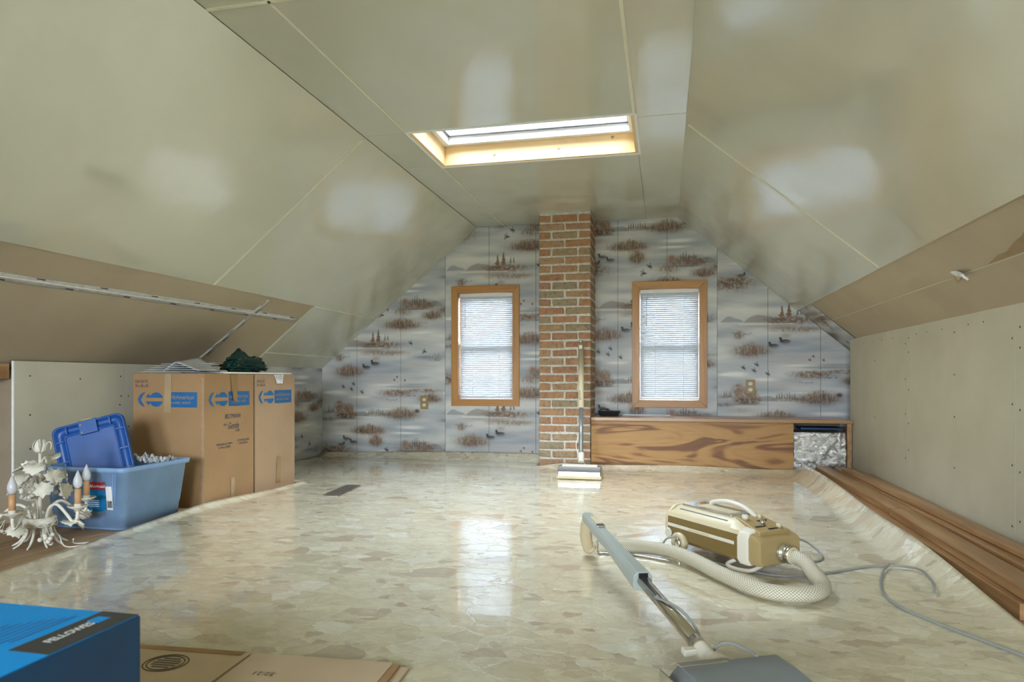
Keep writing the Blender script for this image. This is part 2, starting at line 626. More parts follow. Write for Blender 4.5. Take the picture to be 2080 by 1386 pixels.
    def sheet(s, nx, ny, fn, mi=0, smooth=True):
        k = len(s.v)
        for j in range(ny + 1):
            for i in range(nx + 1):
                s.v.append(tuple(fn(i / nx, j / ny)))
        for j in range(ny):
            for i in range(nx):
                a = k + j * (nx + 1) + i
                s.f.append((a, a + 1, a + nx + 2, a + nx + 1))
                s.sm.append(smooth)
                s.mi.append(mi)
        return s

    def ball(s, c, r, n=8, sz=1.0):
        prof = [(max(1e-4, r * math.sin(PI * i / n)), -r * sz * math.cos(PI * i / n)) for i in range(n + 1)]
        return s.lathe(prof, Matrix.Translation(c), n + 2)

    def shift(s, d):
        s.v = [(a - d[0], b - d[1], c - d[2]) for a, b, c in s.v]
        return s

    def mesh(s, name):
        me = bpy.data.meshes.new(name)
        me.from_pydata(s.v, [], s.f)
        me.polygons.foreach_set('use_smooth', s.sm)
        if any(s.mi):
            me.polygons.foreach_set('material_index', s.mi)
        if s.uv:
            l = me.uv_layers.new(name='UVMap')
            for fi, q in s.uv.items():
                for li, c in zip(me.polygons[fi].loop_indices, q):
                    l.data[li].uv = c
        me.update()
        return me

    def build(s, name, mat, parent=None, bevel=0.0, label=None, solid=0.0, seg=2):
        me = s.mesh(name)
        for m in (mat if isinstance(mat, (list, tuple)) else [mat]):
            me.materials.append(M[m])
        return link(name, me, parent, bevel, label, solid, seg)


def link(name, me, parent=None, bevel=0.0, label=None, solid=0.0, seg=2):
    o = bpy.data.objects.new(name, me)
    C.objects.link(o)
    if parent is not None:
        o.parent = parent
    if solid:
        q = o.modifiers.new('thickness', 'SOLIDIFY')
        q.thickness = solid
        q.offset = 0
    if bevel:
        q = o.modifiers.new('bevel', 'BEVEL')
        q.width = bevel
        q.segments = seg
        q.limit_method = 'ANGLE'
        q.angle_limit = 0.6
        for p in me.polygons:
            p.use_smooth = True
        for p in [me]:
            pass
        q.harden_normals = True
    if label:
        o['label'] = label
    return o


def tag(o, label=None, cat=None, group=None, kind=None):
    for k, v in (('label', label), ('category', cat), ('group', group), ('kind', kind)):
        if v:
            o[k] = v
    return o


def thing(name, label, cat, loc=(0, 0, 0), rz=0.0, group=None):
    o = bpy.data.objects.new(name, None)
    o.empty_display_size = 0.1
    C.objects.link(o)
    o.location = loc
    o.rotation_euler = (0, 0, rz)
    return tag(o, label, cat, group)


def struct(o, label=None, cat=None):
    return tag(o, label, cat, kind='structure')


def bez(pts, n=10):
    """smooth curve through the points (Catmull-Rom)"""
    P = [Vector(p) for p in pts]
    P = [P[0] * 2 - P[1]] + P + [P[-1] * 2 - P[-2]]
    out = []
    for i in range(1, len(P) - 2):
        for k in range(n):
            t = k / n
            a, b, c, d = P[i - 1], P[i], P[i + 1], P[i + 2]
            out.append(0.5 * ((2 * b) + (c - a) * t + (2 * a - 5 * b + 4 * c - d) * t * t + (3 * b - a - 3 * c + d) * t ** 3))
    out.append(P[-2])
    return out


def text(body, size, fn, mat, parent, name='lettering', shear=0.0, sx=1.0, align='LEFT', bold=0.0):
    """flat print: fn(u, v) maps text plane metres to the parent's local space"""
    cu = bpy.data.curves.new('t', 'FONT')
    cu.body = body
    cu.size = size
    cu.shear = shear
    cu.align_x = align
    cu.offset = bold
    cu.resolution_u = 2
    ob = bpy.data.objects.new('t', cu)
    C.objects.link(ob)
    bpy.context.view_layer.update()
    me = bpy.data.meshes.new_from_object(ob.evaluated_get(bpy.context.evaluated_depsgraph_get()))
    bpy.data.objects.remove(ob)
    bpy.data.curves.remove(cu)
    for v in me.vertices:
        v.co = fn(v.co.x * sx, v.co.y)
    me.name = name
    me.materials.clear()
    me.materials.append(M[mat])
    return link(name, me, parent)


# ================================================================ room measures
CZ = 2.03                       # flat ceiling height
LX, RX = -1.61, 0.11            # creases of the flat ceiling
LK, RK = -3.09, 1.335           # knee walls
Y0, YB = -2.5, 5.78             # gable behind the viewer, gable with the windows
LS = Vector((-1.48, 0, -1.23)).normalized()      # down the left slope
RS = Vector((1.30, 0, -1.11)).normalized()       # down the right slope
LN = Vector((-LS.z, 0, LS.x)) * 1.0              # pointing into the room
LN = Vector((0.639, 0, -0.769))
RN = Vector((-0.649, 0, -0.760))


def lsl(s, y, h=0.0):
    return Vector((LX, y, CZ)) + LS * s + LN * h


def rsl(s, y, h=0.0):
    return Vector((RX, y, CZ)) + RS * s + RN * h


def top(x):
    """height of the gable profile"""
    if x < LX:
        return CZ + (x - LX) * 1.23 / 1.48
    if x > RX:
        return CZ - (x - RX) * 1.11 / 1.30
    return CZ


WIN = [(-1.835, -1.222, 0.463, 1.515), (-0.263, 0.337, 0.463, 1.505)]     # outer casing: x0, x1, z0, z1
CAS = 0.060
OPEN = [(a + CAS - 0.004, b - CAS + 0.004, c + CAS - 0.004, d - CAS + 0.004) for a, b, c, d in WIN]


def gable(name, ya, yb, opens, mat, zfn=None):
    xs = sorted({-3.3, LX, RX, 1.55} | {o[0] for o in opens} | {o[1] for o in opens})
    mb = MB()
    for a, b in zip(xs[:-1], xs[1:]):
        mid = (a + b) / 2
        hole = [o for o in opens if o[0] <= mid <= o[1]]
        spans = [(None, None)] if not hole else [(None, hole[0][2]), (hole[0][3], None)]
        for z0, z1 in spans:
            za = zb = -0.05 if z0 is None else z0
            ta, tb = (top(a) + 0.05, top(b) + 0.05) if z1 is None else (z1, z1)
            mb.hexa([(a, ya, za), (b, ya, zb), (b, yb, zb), (a, yb, za), (a, ya, ta), (b, ya, tb), (b, yb, tb), (a, yb, ta)])
    return struct(mb.build(name, mat))


# ---------------------------------------------------------------- floor
fl = MB()
fl.box((-3.35, Y0 - 0.15, -0.10), (1.6, YB + 0.2, -0.014))
floor = struct(fl.build('floor', 'backing'), 'bare wooden attic subfloor under the linoleum', 'floor')
xs = [-3.28, -3.02, -2.76, -2.50, -2.24, -1.9]
for i in range(5):                                   # wide boards that show past the left edge of the linoleum
    for (ya, yb) in ((Y0, 1.35 + 0.4 * (i % 2)), (1.353 + 0.4 * (i % 2), 4.3)):
        MB().box((xs[i] + 0.0015, ya, -0.014), (xs[i + 1] - 0.0015, yb, -0.005)).build('plank', 'subfloor', floor, 0.0015)
for i, x in enumerate((0.80, 1.0, 1.18)):            # boards under the lumber pile
    MB().box((x + 0.001, Y0, -0.014), (x + 0.178, 5.5, -0.005)).build('plank', 'subfloor', floor, 0.0015)


def left_edge(y):
    pts = [(-2.6, -2.12), (0.0, -2.15), (1.4, -2.19), (2.0, -2.275), (2.25, -2.325), (2.55, -2.385), (3.25, -2.435), (3.7, -2.385), (4.2, -2.375)]
    if y > 4.203:
        return -3.07
    for (a, b), (c, d) in zip(pts[:-1], pts[1:]):
        if y <= c:
            t = max(0, (y - a) / (c - a))
            return b + (d - b) * t
    return -2.375


def curl(y):
    t = min(1, max(0, (y - 2.0) / 0.95))
    return t * t * (3 - 2 * t)


def right_edge(y):
    wob = 0.006 * math.sin(y * 1.9 + 0.6)
    return 0.918 + 0.0215 * (max(y, 1.9) - 2.0) + wob + (1 - curl(y)) * 0.065


def lino():
    """one sheet: flat in the middle, its edges curled up where it was cut too wide"""
    mb = MB()
    ys = list(np.arange(-2.45, 4.16, 0.10)) + [4.20, 4.206] + list(np.arange(4.25, 5.10, 0.10)) + list(np.arange(5.10, 5.345, 0.02)) + [5.345]
    us = [0, .004, .008, .012, .016, .022, .03, .045, .07, .12] + list(np.linspace(.2, .86, 12)) + list(np.linspace(.90, 1.0, 30))

    def zf(x, y):
        # curl on the right
        xr = right_edge(y)
        wd = 0.115
        z = 0.0
        t = (x - (xr - wd)) / wd
        if t > 0:
            z = max(z, (0.088 + 0.008 * math.sin(y * 3.1)) * (0.10 + 0.90 * curl(y)) * t ** 1.9)
        # small lip on the left
        xl = left_edge(y)
        t = 1 - (x - xl) / 0.055
        if t > 0 and y < 4.203:
            z = max(z, (0.020 + 0.006 * math.sin(y * 4.3)) * t ** 1.5)
        # lip against chimney and bench
        if x > -1.0:
            t = (y - 5.20) / 0.145
            if t > 0:
                z = max(z, (0.036 + 0.006 * math.sin(x * 5 + 1)) * t ** 1.8)
        return z
    rows = []
    for y in ys:
        xl, xr = left_edge(y), right_edge(y)
        rows.append([(xl + (xr - xl) * u, y, zf(xl + (xr - xl) * u, y)) for u in us])
    n = len(us)
    k = len(mb.v)
    for r in rows:
        mb.v += r
    for j in range(len(rows) - 1):
        for i in range(n - 1):
            a = k + j * n + i
            mb.f.append((a, a + 1, a + n + 1, a + n))
            mb.sm.append(True)
            mb.mi.append(0)
    # part beyond the cartons, out to the papered knee wall

    def lipz(x, y):
        if y < 5.60:
            return 0.0
        return (0.030 + 0.032 * min(1, max(0, (x + 3.05) / 1.2))) * ((y - 5.60) / 0.155) ** 1.6
    mb.sheet(30, 24, lambda a, b: (-3.07 + a * (3.07 - 0.995), 5.345 + b * 0.41, lipz(-3.07 + a * 2.075, 5.345 + b * 0.41)))
    return mb


sheet = lino().build('linoleum_sheet', 'lino', solid=0.003)
sheet.modifiers[0].offset = -1
tag(sheet, 'cream pebble-patterned linoleum sheet with edges curling up, lying over the attic floor', 'linoleum')
sheet.location.z = 0.0

# ---------------------------------------------------------------- ceiling and slopes
SKYL = (-1.355, -0.150, 3.48, 4.085)       # skylight opening
cb = MB()
a, b, c, d = SKYL
for q in (((LX - 0.1, Y0 - 0.1), (RX + 0.1, c - 0.02)), ((LX - 0.1, d + 0.02), (RX + 0.1, YB + 0.2)),
          ((LX - 0.1, c - 0.02), (a - 0.02, d + 0.02)), ((b + 0.02, c - 0.02), (RX + 0.1, d + 0.02))):
    cb.box((*q[0], CZ + 0.012), (*q[1], CZ + 0.14))
ceiling = struct(cb.build('ceiling', 'backing'), 'flat strip of cream painted ceiling board with a skylight', 'ceiling')


def cpanel(x0, x1, y0, y1, z=0.0):
    MB().box((x0 + 0.001, y0 + 0.001, CZ + z), (x1 - 0.001, y1 - 0.001, CZ + 0.012)).build('ceiling_panel', 'ceiling', ceiling)


for y0, y1 in ((Y0, 2.16), (2.16, 3.48), (3.48, 4.06), (4.06, YB)):
    cpanel(LX, -1.36, y0, y1)
for y0, y1 in ((Y0, 2.16), (2.16, 3.48), (4.085, YB)):
    cpanel(-1.36, -0.15, y0, y1)
for y0, y1 in ((Y0, 3.52), (3.52, 4.15), (4.15, YB)):
    cpanel(-0.15, RX, y0, y1, -0.002 if y0 == 3.52 else 0)


def strip(p, q, side, wd, name, mat, parent, h=0.003):
    """thin bead along a seam from p to q lying on a plane with inward normal side"""
    p, q, n = Vector(p), Vector(q), Vector(side)
    t = (q - p).normalized()
    s = t.cross(n).normalized() * wd / 2
    MB().hexa([p - s, p + s, q + s, q - s, p - s + n * h, p + s + n * h, q + s + n * h, q - s + n * h]).build(name, mat, parent)


DN = (0, 0, -1)
strip((-1.36, Y0, CZ), (-1.36, 3.48, CZ), DN, 0.010, 'seam_bead', 'seam', ceiling)
strip((-1.36, 4.085, CZ), (-1.36, YB, CZ), DN, 0.007, 'seam_bead', 'seam', ceiling)
strip((-0.15, Y0, CZ), (-0.15, 3.48, CZ), DN, 0.014, 'seam_bead', 'seam', ceiling)
strip((LX, 2.16, CZ), (-0.4, 2.16, CZ), DN, 0.014, 'seam_bead', 'seam', ceiling)

LL, RL = 1.924, 1.709
roof_l = struct(MB().hexa([lsl(-0.1, Y0 - .1, -0.16), lsl(2.15, Y0 - .1, -0.16), lsl(2.15, YB + .2, -0.16), lsl(-0.1, YB + .2, -0.16),
                           lsl(-0.0, Y0 - .1, -0.014), lsl(2.15, Y0 - .1, -0.014), lsl(2.15, YB + .2, -0.014), lsl(-0.0, YB + .2, -0.014)]).build('wall_slope_left', 'backing'),
                'sloped attic ceiling over the cartons, cream above and bare brown board below', 'sloped wall')
roof_r = struct(MB().hexa([rsl(-0.0, Y0 - .1, -0.014), rsl(1.95, Y0 - .1, -0.014), rsl(1.95, YB + .2, -0.014), rsl(-0.0, YB + .2, -0.014),
                           rsl(-0.1, Y0 - .1, -0.16), rsl(1.95, Y0 - .1, -0.16), rsl(1.95, YB + .2, -0.16), rsl(-0.1, YB + .2, -0.16)]).build('wall_slope_right', 'backing'),
                'sloped attic ceiling on the lumber side with a torn brown board seam', 'sloped wall')


def spanel(fn, par, s0, s1, y0, y1, mat, h0=-0.014, h1=0.0, name='slope_panel'):
    e = 0.001
    return MB().hexa([fn(s0 + e, y0 + e, h0), fn(s1 - e, y0 + e, h0), fn(s1 - e, y1 - e, h0), fn(s0 + e, y1 - e, h0),
                      fn(s0 + e, y0 + e, h1), fn(s1 - e, y0 + e, h1), fn(s1 - e, y1 - e, h1), fn(s0 + e, y1 - e, h1)]).build(name, mat, par)


spanel(lsl, roof_l, 0.0, 1.225, Y0, 3.48, 'ceiling', h1=0.006)
spanel(lsl, roof_l, 0.0, 1.225, 3.48, YB, 'ceiling', h1=0.006)
spanel(lsl, roof_l, 1.225, 1.76, 4.66, YB, 'ceiling', h1=0.005)
spanel(lsl, roof_l, 1.76, LL, 4.66, YB, 'ceiling', h1=0.005)
spanel(lsl, roof_l, 1.225, 1.40, Y0, 4.07, 'brown_board', h1=-0.006, name='bare_board')
spanel(lsl, roof_l, 1.225, 1.40, 4.07, 4.66, 'brown_board', h1=-0.006, name='bare_board')
spanel(lsl, roof_l, 1.40, 2.10, Y0, 4.07, 'brown_board', h1=-0.006, name='bare_board')
spanel(lsl, roof_l, 1.40, 2.0, 4.07, 4.66, 'brown_board', h1=-0.006, name='bare_board')
strip(lsl(0.02, 3.48, 0.006), lsl(1.22, 3.48, 0.006), LN, 0.012, 'seam_bead', 'seam', roof_l)
strip(lsl(1.225, 4.66, 0.006), lsl(1.225, YB, 0.006), LN, 0.008, 'seam_bead', 'seam', roof_l)
strip(lsl(1.76, 4.66, 0.005), lsl(1.76, YB, 0.005), LN, 0.010, 'seam_bead', 'seam', roof_l)
spanel(rsl, roof_r, 0.0, 1.21, Y0, 3.64, 'ceiling', h1=0.006)
spanel(rsl, roof_r, 0.0, 1.21, 3.64, YB, 'ceiling', h1=0.006)
for y0, y1 in ((Y0, 2.33), (2.33, 5.30)):
    spanel(rsl, roof_r, 1.21, 1.40, y0, y1, 'brown_board', h1=-0.004, name='bare_board')
    spanel(rsl, roof_r, 1.40, 1.80, y0, y1, 'brown_board', h1=-0.006, name='bare_board')
strip(rsl(0.02, 3.64, 0.006), rsl(1.20, 3.64, 0.006), RN, 0.011, 'seam_bead', 'seam', roof_r)

# taped seams in the bare board
M['tape_mesh'] = plain('white_mesh_tape', (0.58, 0.57, 0.55), 0.5, 0.15, 30, 0.2, 60)
M['tape_ink'] = plain('tape_ink', (0.05, 0.05, 0.07), 0.6)


def taped(p0, p1, fn, par, wd, marks, mcol='tape_mesh'):
    a, b = fn(*p0, -0.006), fn(*p1, -0.006)
    n = LN
    t = (b - a).normalized()
    sd = t.cross(n).normalized()
    L = (b - a).length
    mb = MB()
    N = 60

    def f(u, v):
        wob = 0.006 * noise.noise((u * 14, 3.1, 0)) * wd / 0.05
        return a + t * (u * L) + sd * ((v - 0.5) * wd * (1 + 0.25 * noise.noise((u * 9, v * 5, 1.7))) + wob) + n * (0.0015 + 0.001 * noise.noise((u * 40, v * 2, 0)))
    mb.sheet(N, 2, f)
    mb.build('seam_tape', 'tape_mesh', par, solid=0.0012)
    # ridge of gypsum paste along the middle
    if marks > 10:
        MB().tube([a + t * (L * i / 80) + sd * 0.003 * noise.noise((i * 0.3, 0, 5)) + n * 0.001 for i in range(81)], 0.0038, 6).build('paste_ridge', 'gypsum', par)
    mk = MB()
    for i in range(marks):
        u = (i + 0.5) / marks
        c = f(u, 0.15 if i % 2 else 0.85) + n * 0.002
        mk.hexa([c - t * 0.022 - sd * 0.003, c + t * 0.022 - sd * 0.003, c + t * 0.022 + sd * 0.004, c - t * 0.022 + sd * 0.002,
                 c - t * 0.022 - sd * 0.003 + n * .0006, c + t * 0.022 - sd * 0.003 + n * .0006, c + t * 0.022 + sd * 0.004 + n * .0006, c - t * 0.022 + sd * 0.002 + n * .0006])
    o = mk.build('tape_print', 'tape_ink', par)
    o['kind'] = 'stuff'


taped((1.465, Y0 + 0.3), (1.392, 4.62), lsl, roof_l, 0.050, 40)
taped((1.26, 4.10), (1.92, 4.03), lsl, roof_l, 0.046, 9)
strip(rsl(1.40, 2.0, -0.004), rsl(1.40, 5.28, -0.004), RN, 0.005, 'torn_paper_edge', 'wall_board', roof_r, 0.002)
tf = MB()                                  # flap of torn board hanging from the seam
tf.sheet(8, 4, lambda u, v: rsl(1.365 + 0.030 * v + 0.02 * u, 3.14 - 0.12 * u, 0.000 + 0.028 * u * u + 0.006 * noise.noise((u * 6, v * 6, 2))))
tf.build('torn_flap', 'gypsum', roof_r, solid=0.008)
MB().sheet(6, 4, lambda u, v: rsl(1.395 + 0.03 * u * v, 3.07 + 0.10 * v, -0.003 + 0.012 * u * v)).build('torn_paper', 'brown_board', roof_r, solid=0.002)
M['stain'] = plain('water_stain', (0.36, 0.255, 0.15), 0.85, 0.12, 8)
ws = MB()
pts = [(1.395, 2.86)] + [(1.395 - 0.012 - 0.13 * (i / 11) ** 1.3 + 0.012 * noise.noise((i * 1.7, 0, 0)), 2.80 - 0.055 * i) for i in range(12)] + [(1.395, 2.15)]
ws.prism(pts, lambda u, v, d_: rsl(u, v, d_), -0.004, -0.0032)
ws.build('water_stain', 'stain', roof_r)

# ---------------------------------------------------------------- knee walls
wl = MB()
wl.box((-3.34, Y0 - 0.1, -0.05), (-3.225, YB + 0.15, 0.86))
wall_left = struct(wl.build('wall_left', 'backing'), 'low drywall knee wall behind the cartons', 'wall')
MB().box((-3.225, Y0, -0.014), (-3.19, 2.72, 0.80)).build('recessed_board', 'brown_board', wall_left)
for y0, y1 in ((2.714, 3.41), (3.41, 4.66)):
    MB().box((-3.225, y0 + 0.001, -0.005), (LK - 0.013, y1 - 0.001, 0.745)).build('stud_bay', 'backing', wall_left)
    MB().box((LK - 0.012, y0 + 0.001, -0.004), (LK, y1 - 0.001, 0.788)).build('drywall_panel', 'wall_board_l', wall_left)
MB().box((LK - 0.0125, 2.7115, -0.004), (LK - 0.0005, 2.7155, 0.788)).build('board_edge', 'gypsum', wall_left)
MB().box((-3.18, 2.50, 0.70), (-3.10, 2.70, 0.775), Matrix.Rotation(0.0, 4, 'Z')).build('stud_block', 'board_wood', wall_left, 0.004)
sc_ = MB()
for y, z in ((2.80, .715), (2.80, .52), (2.80, .35), (2.80, .17), (3.10, .70), (3.38, .715), (3.385, .60), (3.375, .55), (3.385, .42), (3.44, .60), (3.44, .42)):
    sc_.lathe([(0.0045, 0), (0.004, 0.0012)], Matrix.Translation((LK, y, z)) @ Matrix.Rotation(PI / 2, 4, 'Y'), 8)
for y, z in ((2.63, .60), (2.63, .37), (2.63, .15)):
    sc_.lathe([(0.0045, 0), (0.004, 0.0012)], Matrix.Translation((-3.19, y, z)) @ Matrix.Rotation(PI / 2, 4, 'Y'), 8)
o = sc_.build('screw_heads', 'screw', wall_left)
o['kind'] = 'stuff'

wr = MB()
wr.box((RK + 0.012, Y0 - 0.1, -0.05), (1.62, 5.44, 0.94))
wr.box((1.50, 5.44, -0.05), (1.62, YB + 0.15, 0.94))
wall_right = struct(wr.build('wall_right', 'backing'), 'grey-beige drywall knee wall above the salvaged boards', 'wall')
for y0, y1 in ((Y0, 0.6), (0.6, 1.81), (1.81, 3.025), (3.025, 4.243), (4.243, 5.456)):
    MB().box((RK, y0 + 0.0012, -0.004), (RK + 0.0125, y1 - 0.0012, 0.993)).build('drywall_panel', 'wall_board', wall_right)
sc_ = MB()
for y, zs in ((2.99, (.90, .82, .58, .34, .15)), (3.05, (.86, .60, .36, .12)), (3.60, (.92, .72, .52, .28)), (4.22, (.93, .85, .64, .45, .30)),
              (4.27, (.90, .70, .5, .25)), (4.85, (.82, .45)), (2.4, (.9, .7, .5, .3))):
    for z in zs:
        sc_.lathe([(0.005, 0), (0.004, 0.0012)], Matrix.Translation((RK, y, z)) @ Matrix.Rotation(-PI / 2, 4, 'Y'), 8)
for y in (3.3, 3.45, 3.75, 3.95, 4.1, 4.5, 4.7, 4.9, 5.1):
    sc_.lathe([(0.004, 0), (0.003, 0.0012)], Matrix.Translation((RK, y, 0.945)) @ Matrix.Rotation(-PI / 2, 4, 'Y'), 8)
o = sc_.build('screw_heads', 'screw', wall_right)
o['kind'] = 'stuff'

# ---------------------------------------------------------------- gables
wall_back = gable('wall_back', YB, YB + 0.14, OPEN, 'backing')
tag(wall_back, 'gable wall papered with ducks and misty lakes around two windows', 'wall')
FRONT = [(-1.95, -0.95, 0.50, 1.65), (-0.55, 0.45, 0.50, 1.62)]  # openings of two assumed windows, added to light the room from behind
wall_front = gable('wall_front', Y0 - 0.14, Y0, FRONT, 'wall_board')
tag(wall_front, 'plain gable wall with two windows at the other end of the attic', 'wall')


# ---------------------------------------------------------------- wallpaper print (painted into a colour attribute)
def s2l(c):
    c = np.asarray(c, float) / 255.0
    return np.where(c <= 0.04045, c / 12.92, ((c + 0.055) / 1.055) ** 2.4)


RNG = np.random.default_rng(11)
TW, TH = 466, 500                    # pixels of one repeat, 2.5 mm each
CX, CY = np.meshgrid(60 + (np.arange(TW) + 0.5) / TW * 1095, 110 + (np.arange(TH) + 0.5) / TH * 1250)


def smooth_noise(ny, nx):
    g = RNG.random((ny, nx))
    yy = (np.arange(TH) / TH * ny)
    xx = (np.arange(TW) / TW * nx)
    y0, x0 = yy.astype(int), xx.astype(int)
    fy, fx = (yy - y0)[:, None], (xx - x0)[None]
    fy, fx = fy * fy * (3 - 2 * fy), fx * fx * (3 - 2 * fx)
    g2 = lambda a, b: g[np.ix_(a % ny, b % nx)]
    return (g2(y0, x0) * (1 - fx) + g2(y0, x0 + 1) * fx) * (1 - fy) + (g2(y0 + 1, x0) * (1 - fx) + g2(y0 + 1, x0 + 1) * fx) * fy


BLOT = 0.5 * smooth_noise(70, 60) + 0.5 * smooth_noise(150, 130)
VERT = 0.6 * smooth_noise(40, 220) + 0.4 * smooth_noise(80, 110)
st = 0.55 * smooth_noise(14, 3) + 0.3 * smooth_noise(34, 6) + 0.15 * smooth_noise(90, 14)
st = (st - st.min()) / (st.max() - st.min())
T = s2l((160, 168, 179))[None, None] * (1 - st[..., None]) + s2l((226, 225, 221))[None, None] * st[..., None]
BRN, BRD, GRY, BLU, DRK, WHT = (130, 102, 80), (92, 71, 57), (140, 146, 154), (138, 150, 170), (36, 34, 37), (238, 237, 233)


def dxy(x, y):
    return ((CX - x + 547.5) % 1095) - 547.5, ((CY - y + 625) % 1250) - 625


def lay(mask, col, a=1.0):
    global T
    k = np.clip(mask * min(1.0, a * 1.15), 0, 1)[..., None]
    T = T * (1 - k) + s2l(col)[None, None] * k


def blob(x, y, wd, ht, col, a=0.8, p=1.6, tex=None, tk=0.6):
    dx, dy = dxy(x, y)
    r = (dx / (wd * 0.60)) ** 2 + (dy / (ht * 0.58)) ** 2
    m = np.exp(-r ** p)
    if tex is not None:
        m = m * (1 - tk + tk * np.clip((tex - 0.22) * 2.6, 0, 1.7))
    lay(m, col, a)


def stroke(x0, y0, x1, y1, col, a=0.6, wd=1):
    n = max(2, int(max(abs(x1 - x0) / 2.35, abs(y1 - y0) / 2.5) * 1.3))
    t = np.linspace(0, 1, n)
    ix = np.round((x0 + (x1 - x0) * t - 60) / 1095 * TW).astype(int) % TW
    iy = np.round((y0 + (y1 - y0) * t - 110) / 1250 * TH).astype(int) % TH
    c = s2l(col)
    for k in range(wd):
        jx = (ix + k) % TW
        T[iy, jx] = T[iy, jx] * (1 - a) + c * a


def reeds(x, y, wd, ht, n=70, a=0.8):
    blob(x, y + ht * 0.12, wd, ht * 0.80, BRN, 1.0 * a, 1.5, VERT)
    blob(x, y + ht * 0.25, wd * 0.85, ht * 0.42, BRD, 0.8 * a, 1.5, BLOT)
    for _ in range(int(n * 1.7)):
        u = RNG.normal(0, 0.24)
        bx = x + np.clip(u, -0.48, 0.48) * wd
        h = ht * (0.35 + 0.45 * RNG.random()) * (1 - abs(u) * 1.2)
        stroke(bx, y + ht * 0.30, bx + RNG.normal(0, 6), y + ht * 0.25 - h, [BRN, BRD, (88, 68, 56), (182, 160, 136)][RNG.integers(4)], 0.55)


def conifer(x, yb, h, wd, col, a=0.85):
    dx, dy = dxy(x, yb)
    t = np.clip((dy + h) / h, 0, 1)
    m = (np.abs(dx) < wd / 2 * t * (0.50 + 0.5 * ((t * 4.5) % 1.0)) * (0.45 + 1.0 * BLOT)) & (dy < 0) & (dy > -h)
    lay(m.astype(float), col, a)


def hill(x, yb, wd, h, col, a=0.7):
    dx, dy = dxy(x, yb)
    prof = h * np.clip(1 - (dx / (wd / 2)) ** 2, 0, 1) * (0.75 + 0.5 * smooth_noise(1, 16))
    m = np.clip((dy + prof) / 6.0, 0, 1) * (dy < 0) * np.clip(1 + dy / (h * 1.4) * -0.2, 0, 1)
    lay(m * (np.abs(dx) < wd / 2), col, a)


def duck(x, y, s, f=1, col=DRK):
    blob(x, y, 62 * s, 26 * s, col, 0.9, 2.2)
    blob(x - 27 * s * f, y - 13 * s, 15 * s, 26 * s, col, 0.9, 2)
    blob(x - 31 * s * f, y - 24 * s, 18 * s, 14 * s, (38, 36, 40), 0.95, 2)
    blob(x + 6 * s, y + 3 * s, 34 * s, 10 * s, (150, 125, 105), 0.6, 2)
    blob(x, y + 20 * s, 70 * s, 14 * s, (120, 128, 142), 0.45, 1.4)


def fly(x, y, s, f=1):
    for k in range(3):
        stroke(x - 16 * s, y - 12 * s + k * 2, x + 2 * s, y + k, DRK, 0.8, 2)
        stroke(x + 2 * s, y + k, x + (4 * f) * s, y - 22 * s + k, DRK, 0.7, 2)
    blob(x + 4 * s, y + 4 * s, 24 * s, 10 * s, DRK, 0.85, 2)
    blob(x + 10 * s * f, y + 12 * s, 12 * s, 16 * s, (90, 86, 90), 0.6, 2)


def dots(x, y, wd, n):
    for i in range(n):
        blob(x + wd * (i / (n - 1) - 0.5) + RNG.normal(0, 3), y + RNG.normal(0, 3), 9, 6, DRK, 0.75, 2)


# sky and water
for q in ((500, 560, 420, 90), (720, 612, 330, 26), (320, 740, 330, 130), (1000, 490, 260, 50), (900, 1120, 420, 90), (250, 1230, 300, 60), (450, 250, 300, 40)):
    blob(*q, BLU, 0.42, 1.2)
for q in ((200, 792, 150, 36), (120, 795, 90, 20), (400, 835, 140, 22), (960, 265, 170, 18), (870, 1100, 210, 30), (820, 1150, 200, 18), (640, 725, 150, 14), (300, 1165, 240, 14), (720, 940, 240, 16)):
    blob(*q, WHT, 0.75, 1.4)
for q in ((620, 690, 260, 60), (780, 660, 300, 40), (520, 870, 360, 40), (900, 560, 200, 40)):
    blob(*q, (196, 186, 182), 0.4, 1.1)
# lake with brown firs
hill(380, 385, 260, 62, (158, 152, 150), 0.75)
hill(170, 380, 180, 46, GRY, 0.6)
blob(590, 370, 320, 62, BRN, 0.85, 1.6, BLOT, 0.7)
blob(500, 378, 110, 46, BRD, 0.5, 1.6, BLOT)
for x, h, wd in ((527, 98, 52), (577, 122, 58)):
    conifer(x, 345, h, wd, (128, 102, 78))
for x, h in ((637, 64), (663, 58)):
    conifer(x, 332, h, 26, (120, 126, 132))
blob(640, 442, 330, 44, BRN, 0.65, 1.5, BLOT)
blob(520, 425, 170, 34, (150, 134, 122), 0.6, 1.3)
blob(350, 415, 240, 24, (168, 164, 164), 0.6, 1.3)
lay(np.exp(-((dxy(420, 398)[1] / 3.0) ** 2)) * (np.abs(dxy(420, 398)[0]) < 200), WHT, 0.7)
blob(218, 483, 66, 56, BRN, 0.8, 1.4, VERT)
dots(190, 468, 40, 3)
dots(280, 470, 46, 4)
blob(555, 492, 60, 34, (160, 140, 128), 0.5)
reeds(790, 178, 290, 112, 95)
dots(985, 182, 70, 5)
reeds(310, 592, 230, 115, 90)
duck(468, 568, 0.95)
duck(548, 536, 1.05)
fly(865, 355, 1.1)
fly(990, 430, 1.2, -1)
for _ in range(40):
    x = 1085 + RNG.normal(0, 32)
    stroke(x, 512, x + RNG.normal(0, 10), 512 - 70 * RNG.random(), (128, 106, 92), 0.6)
blob(985, 482, 150, 16, (120, 126, 142), 0.6)
for x, y in ((745, 655), (720, 682), (815, 685)):
    fly(x, y, 0.55)
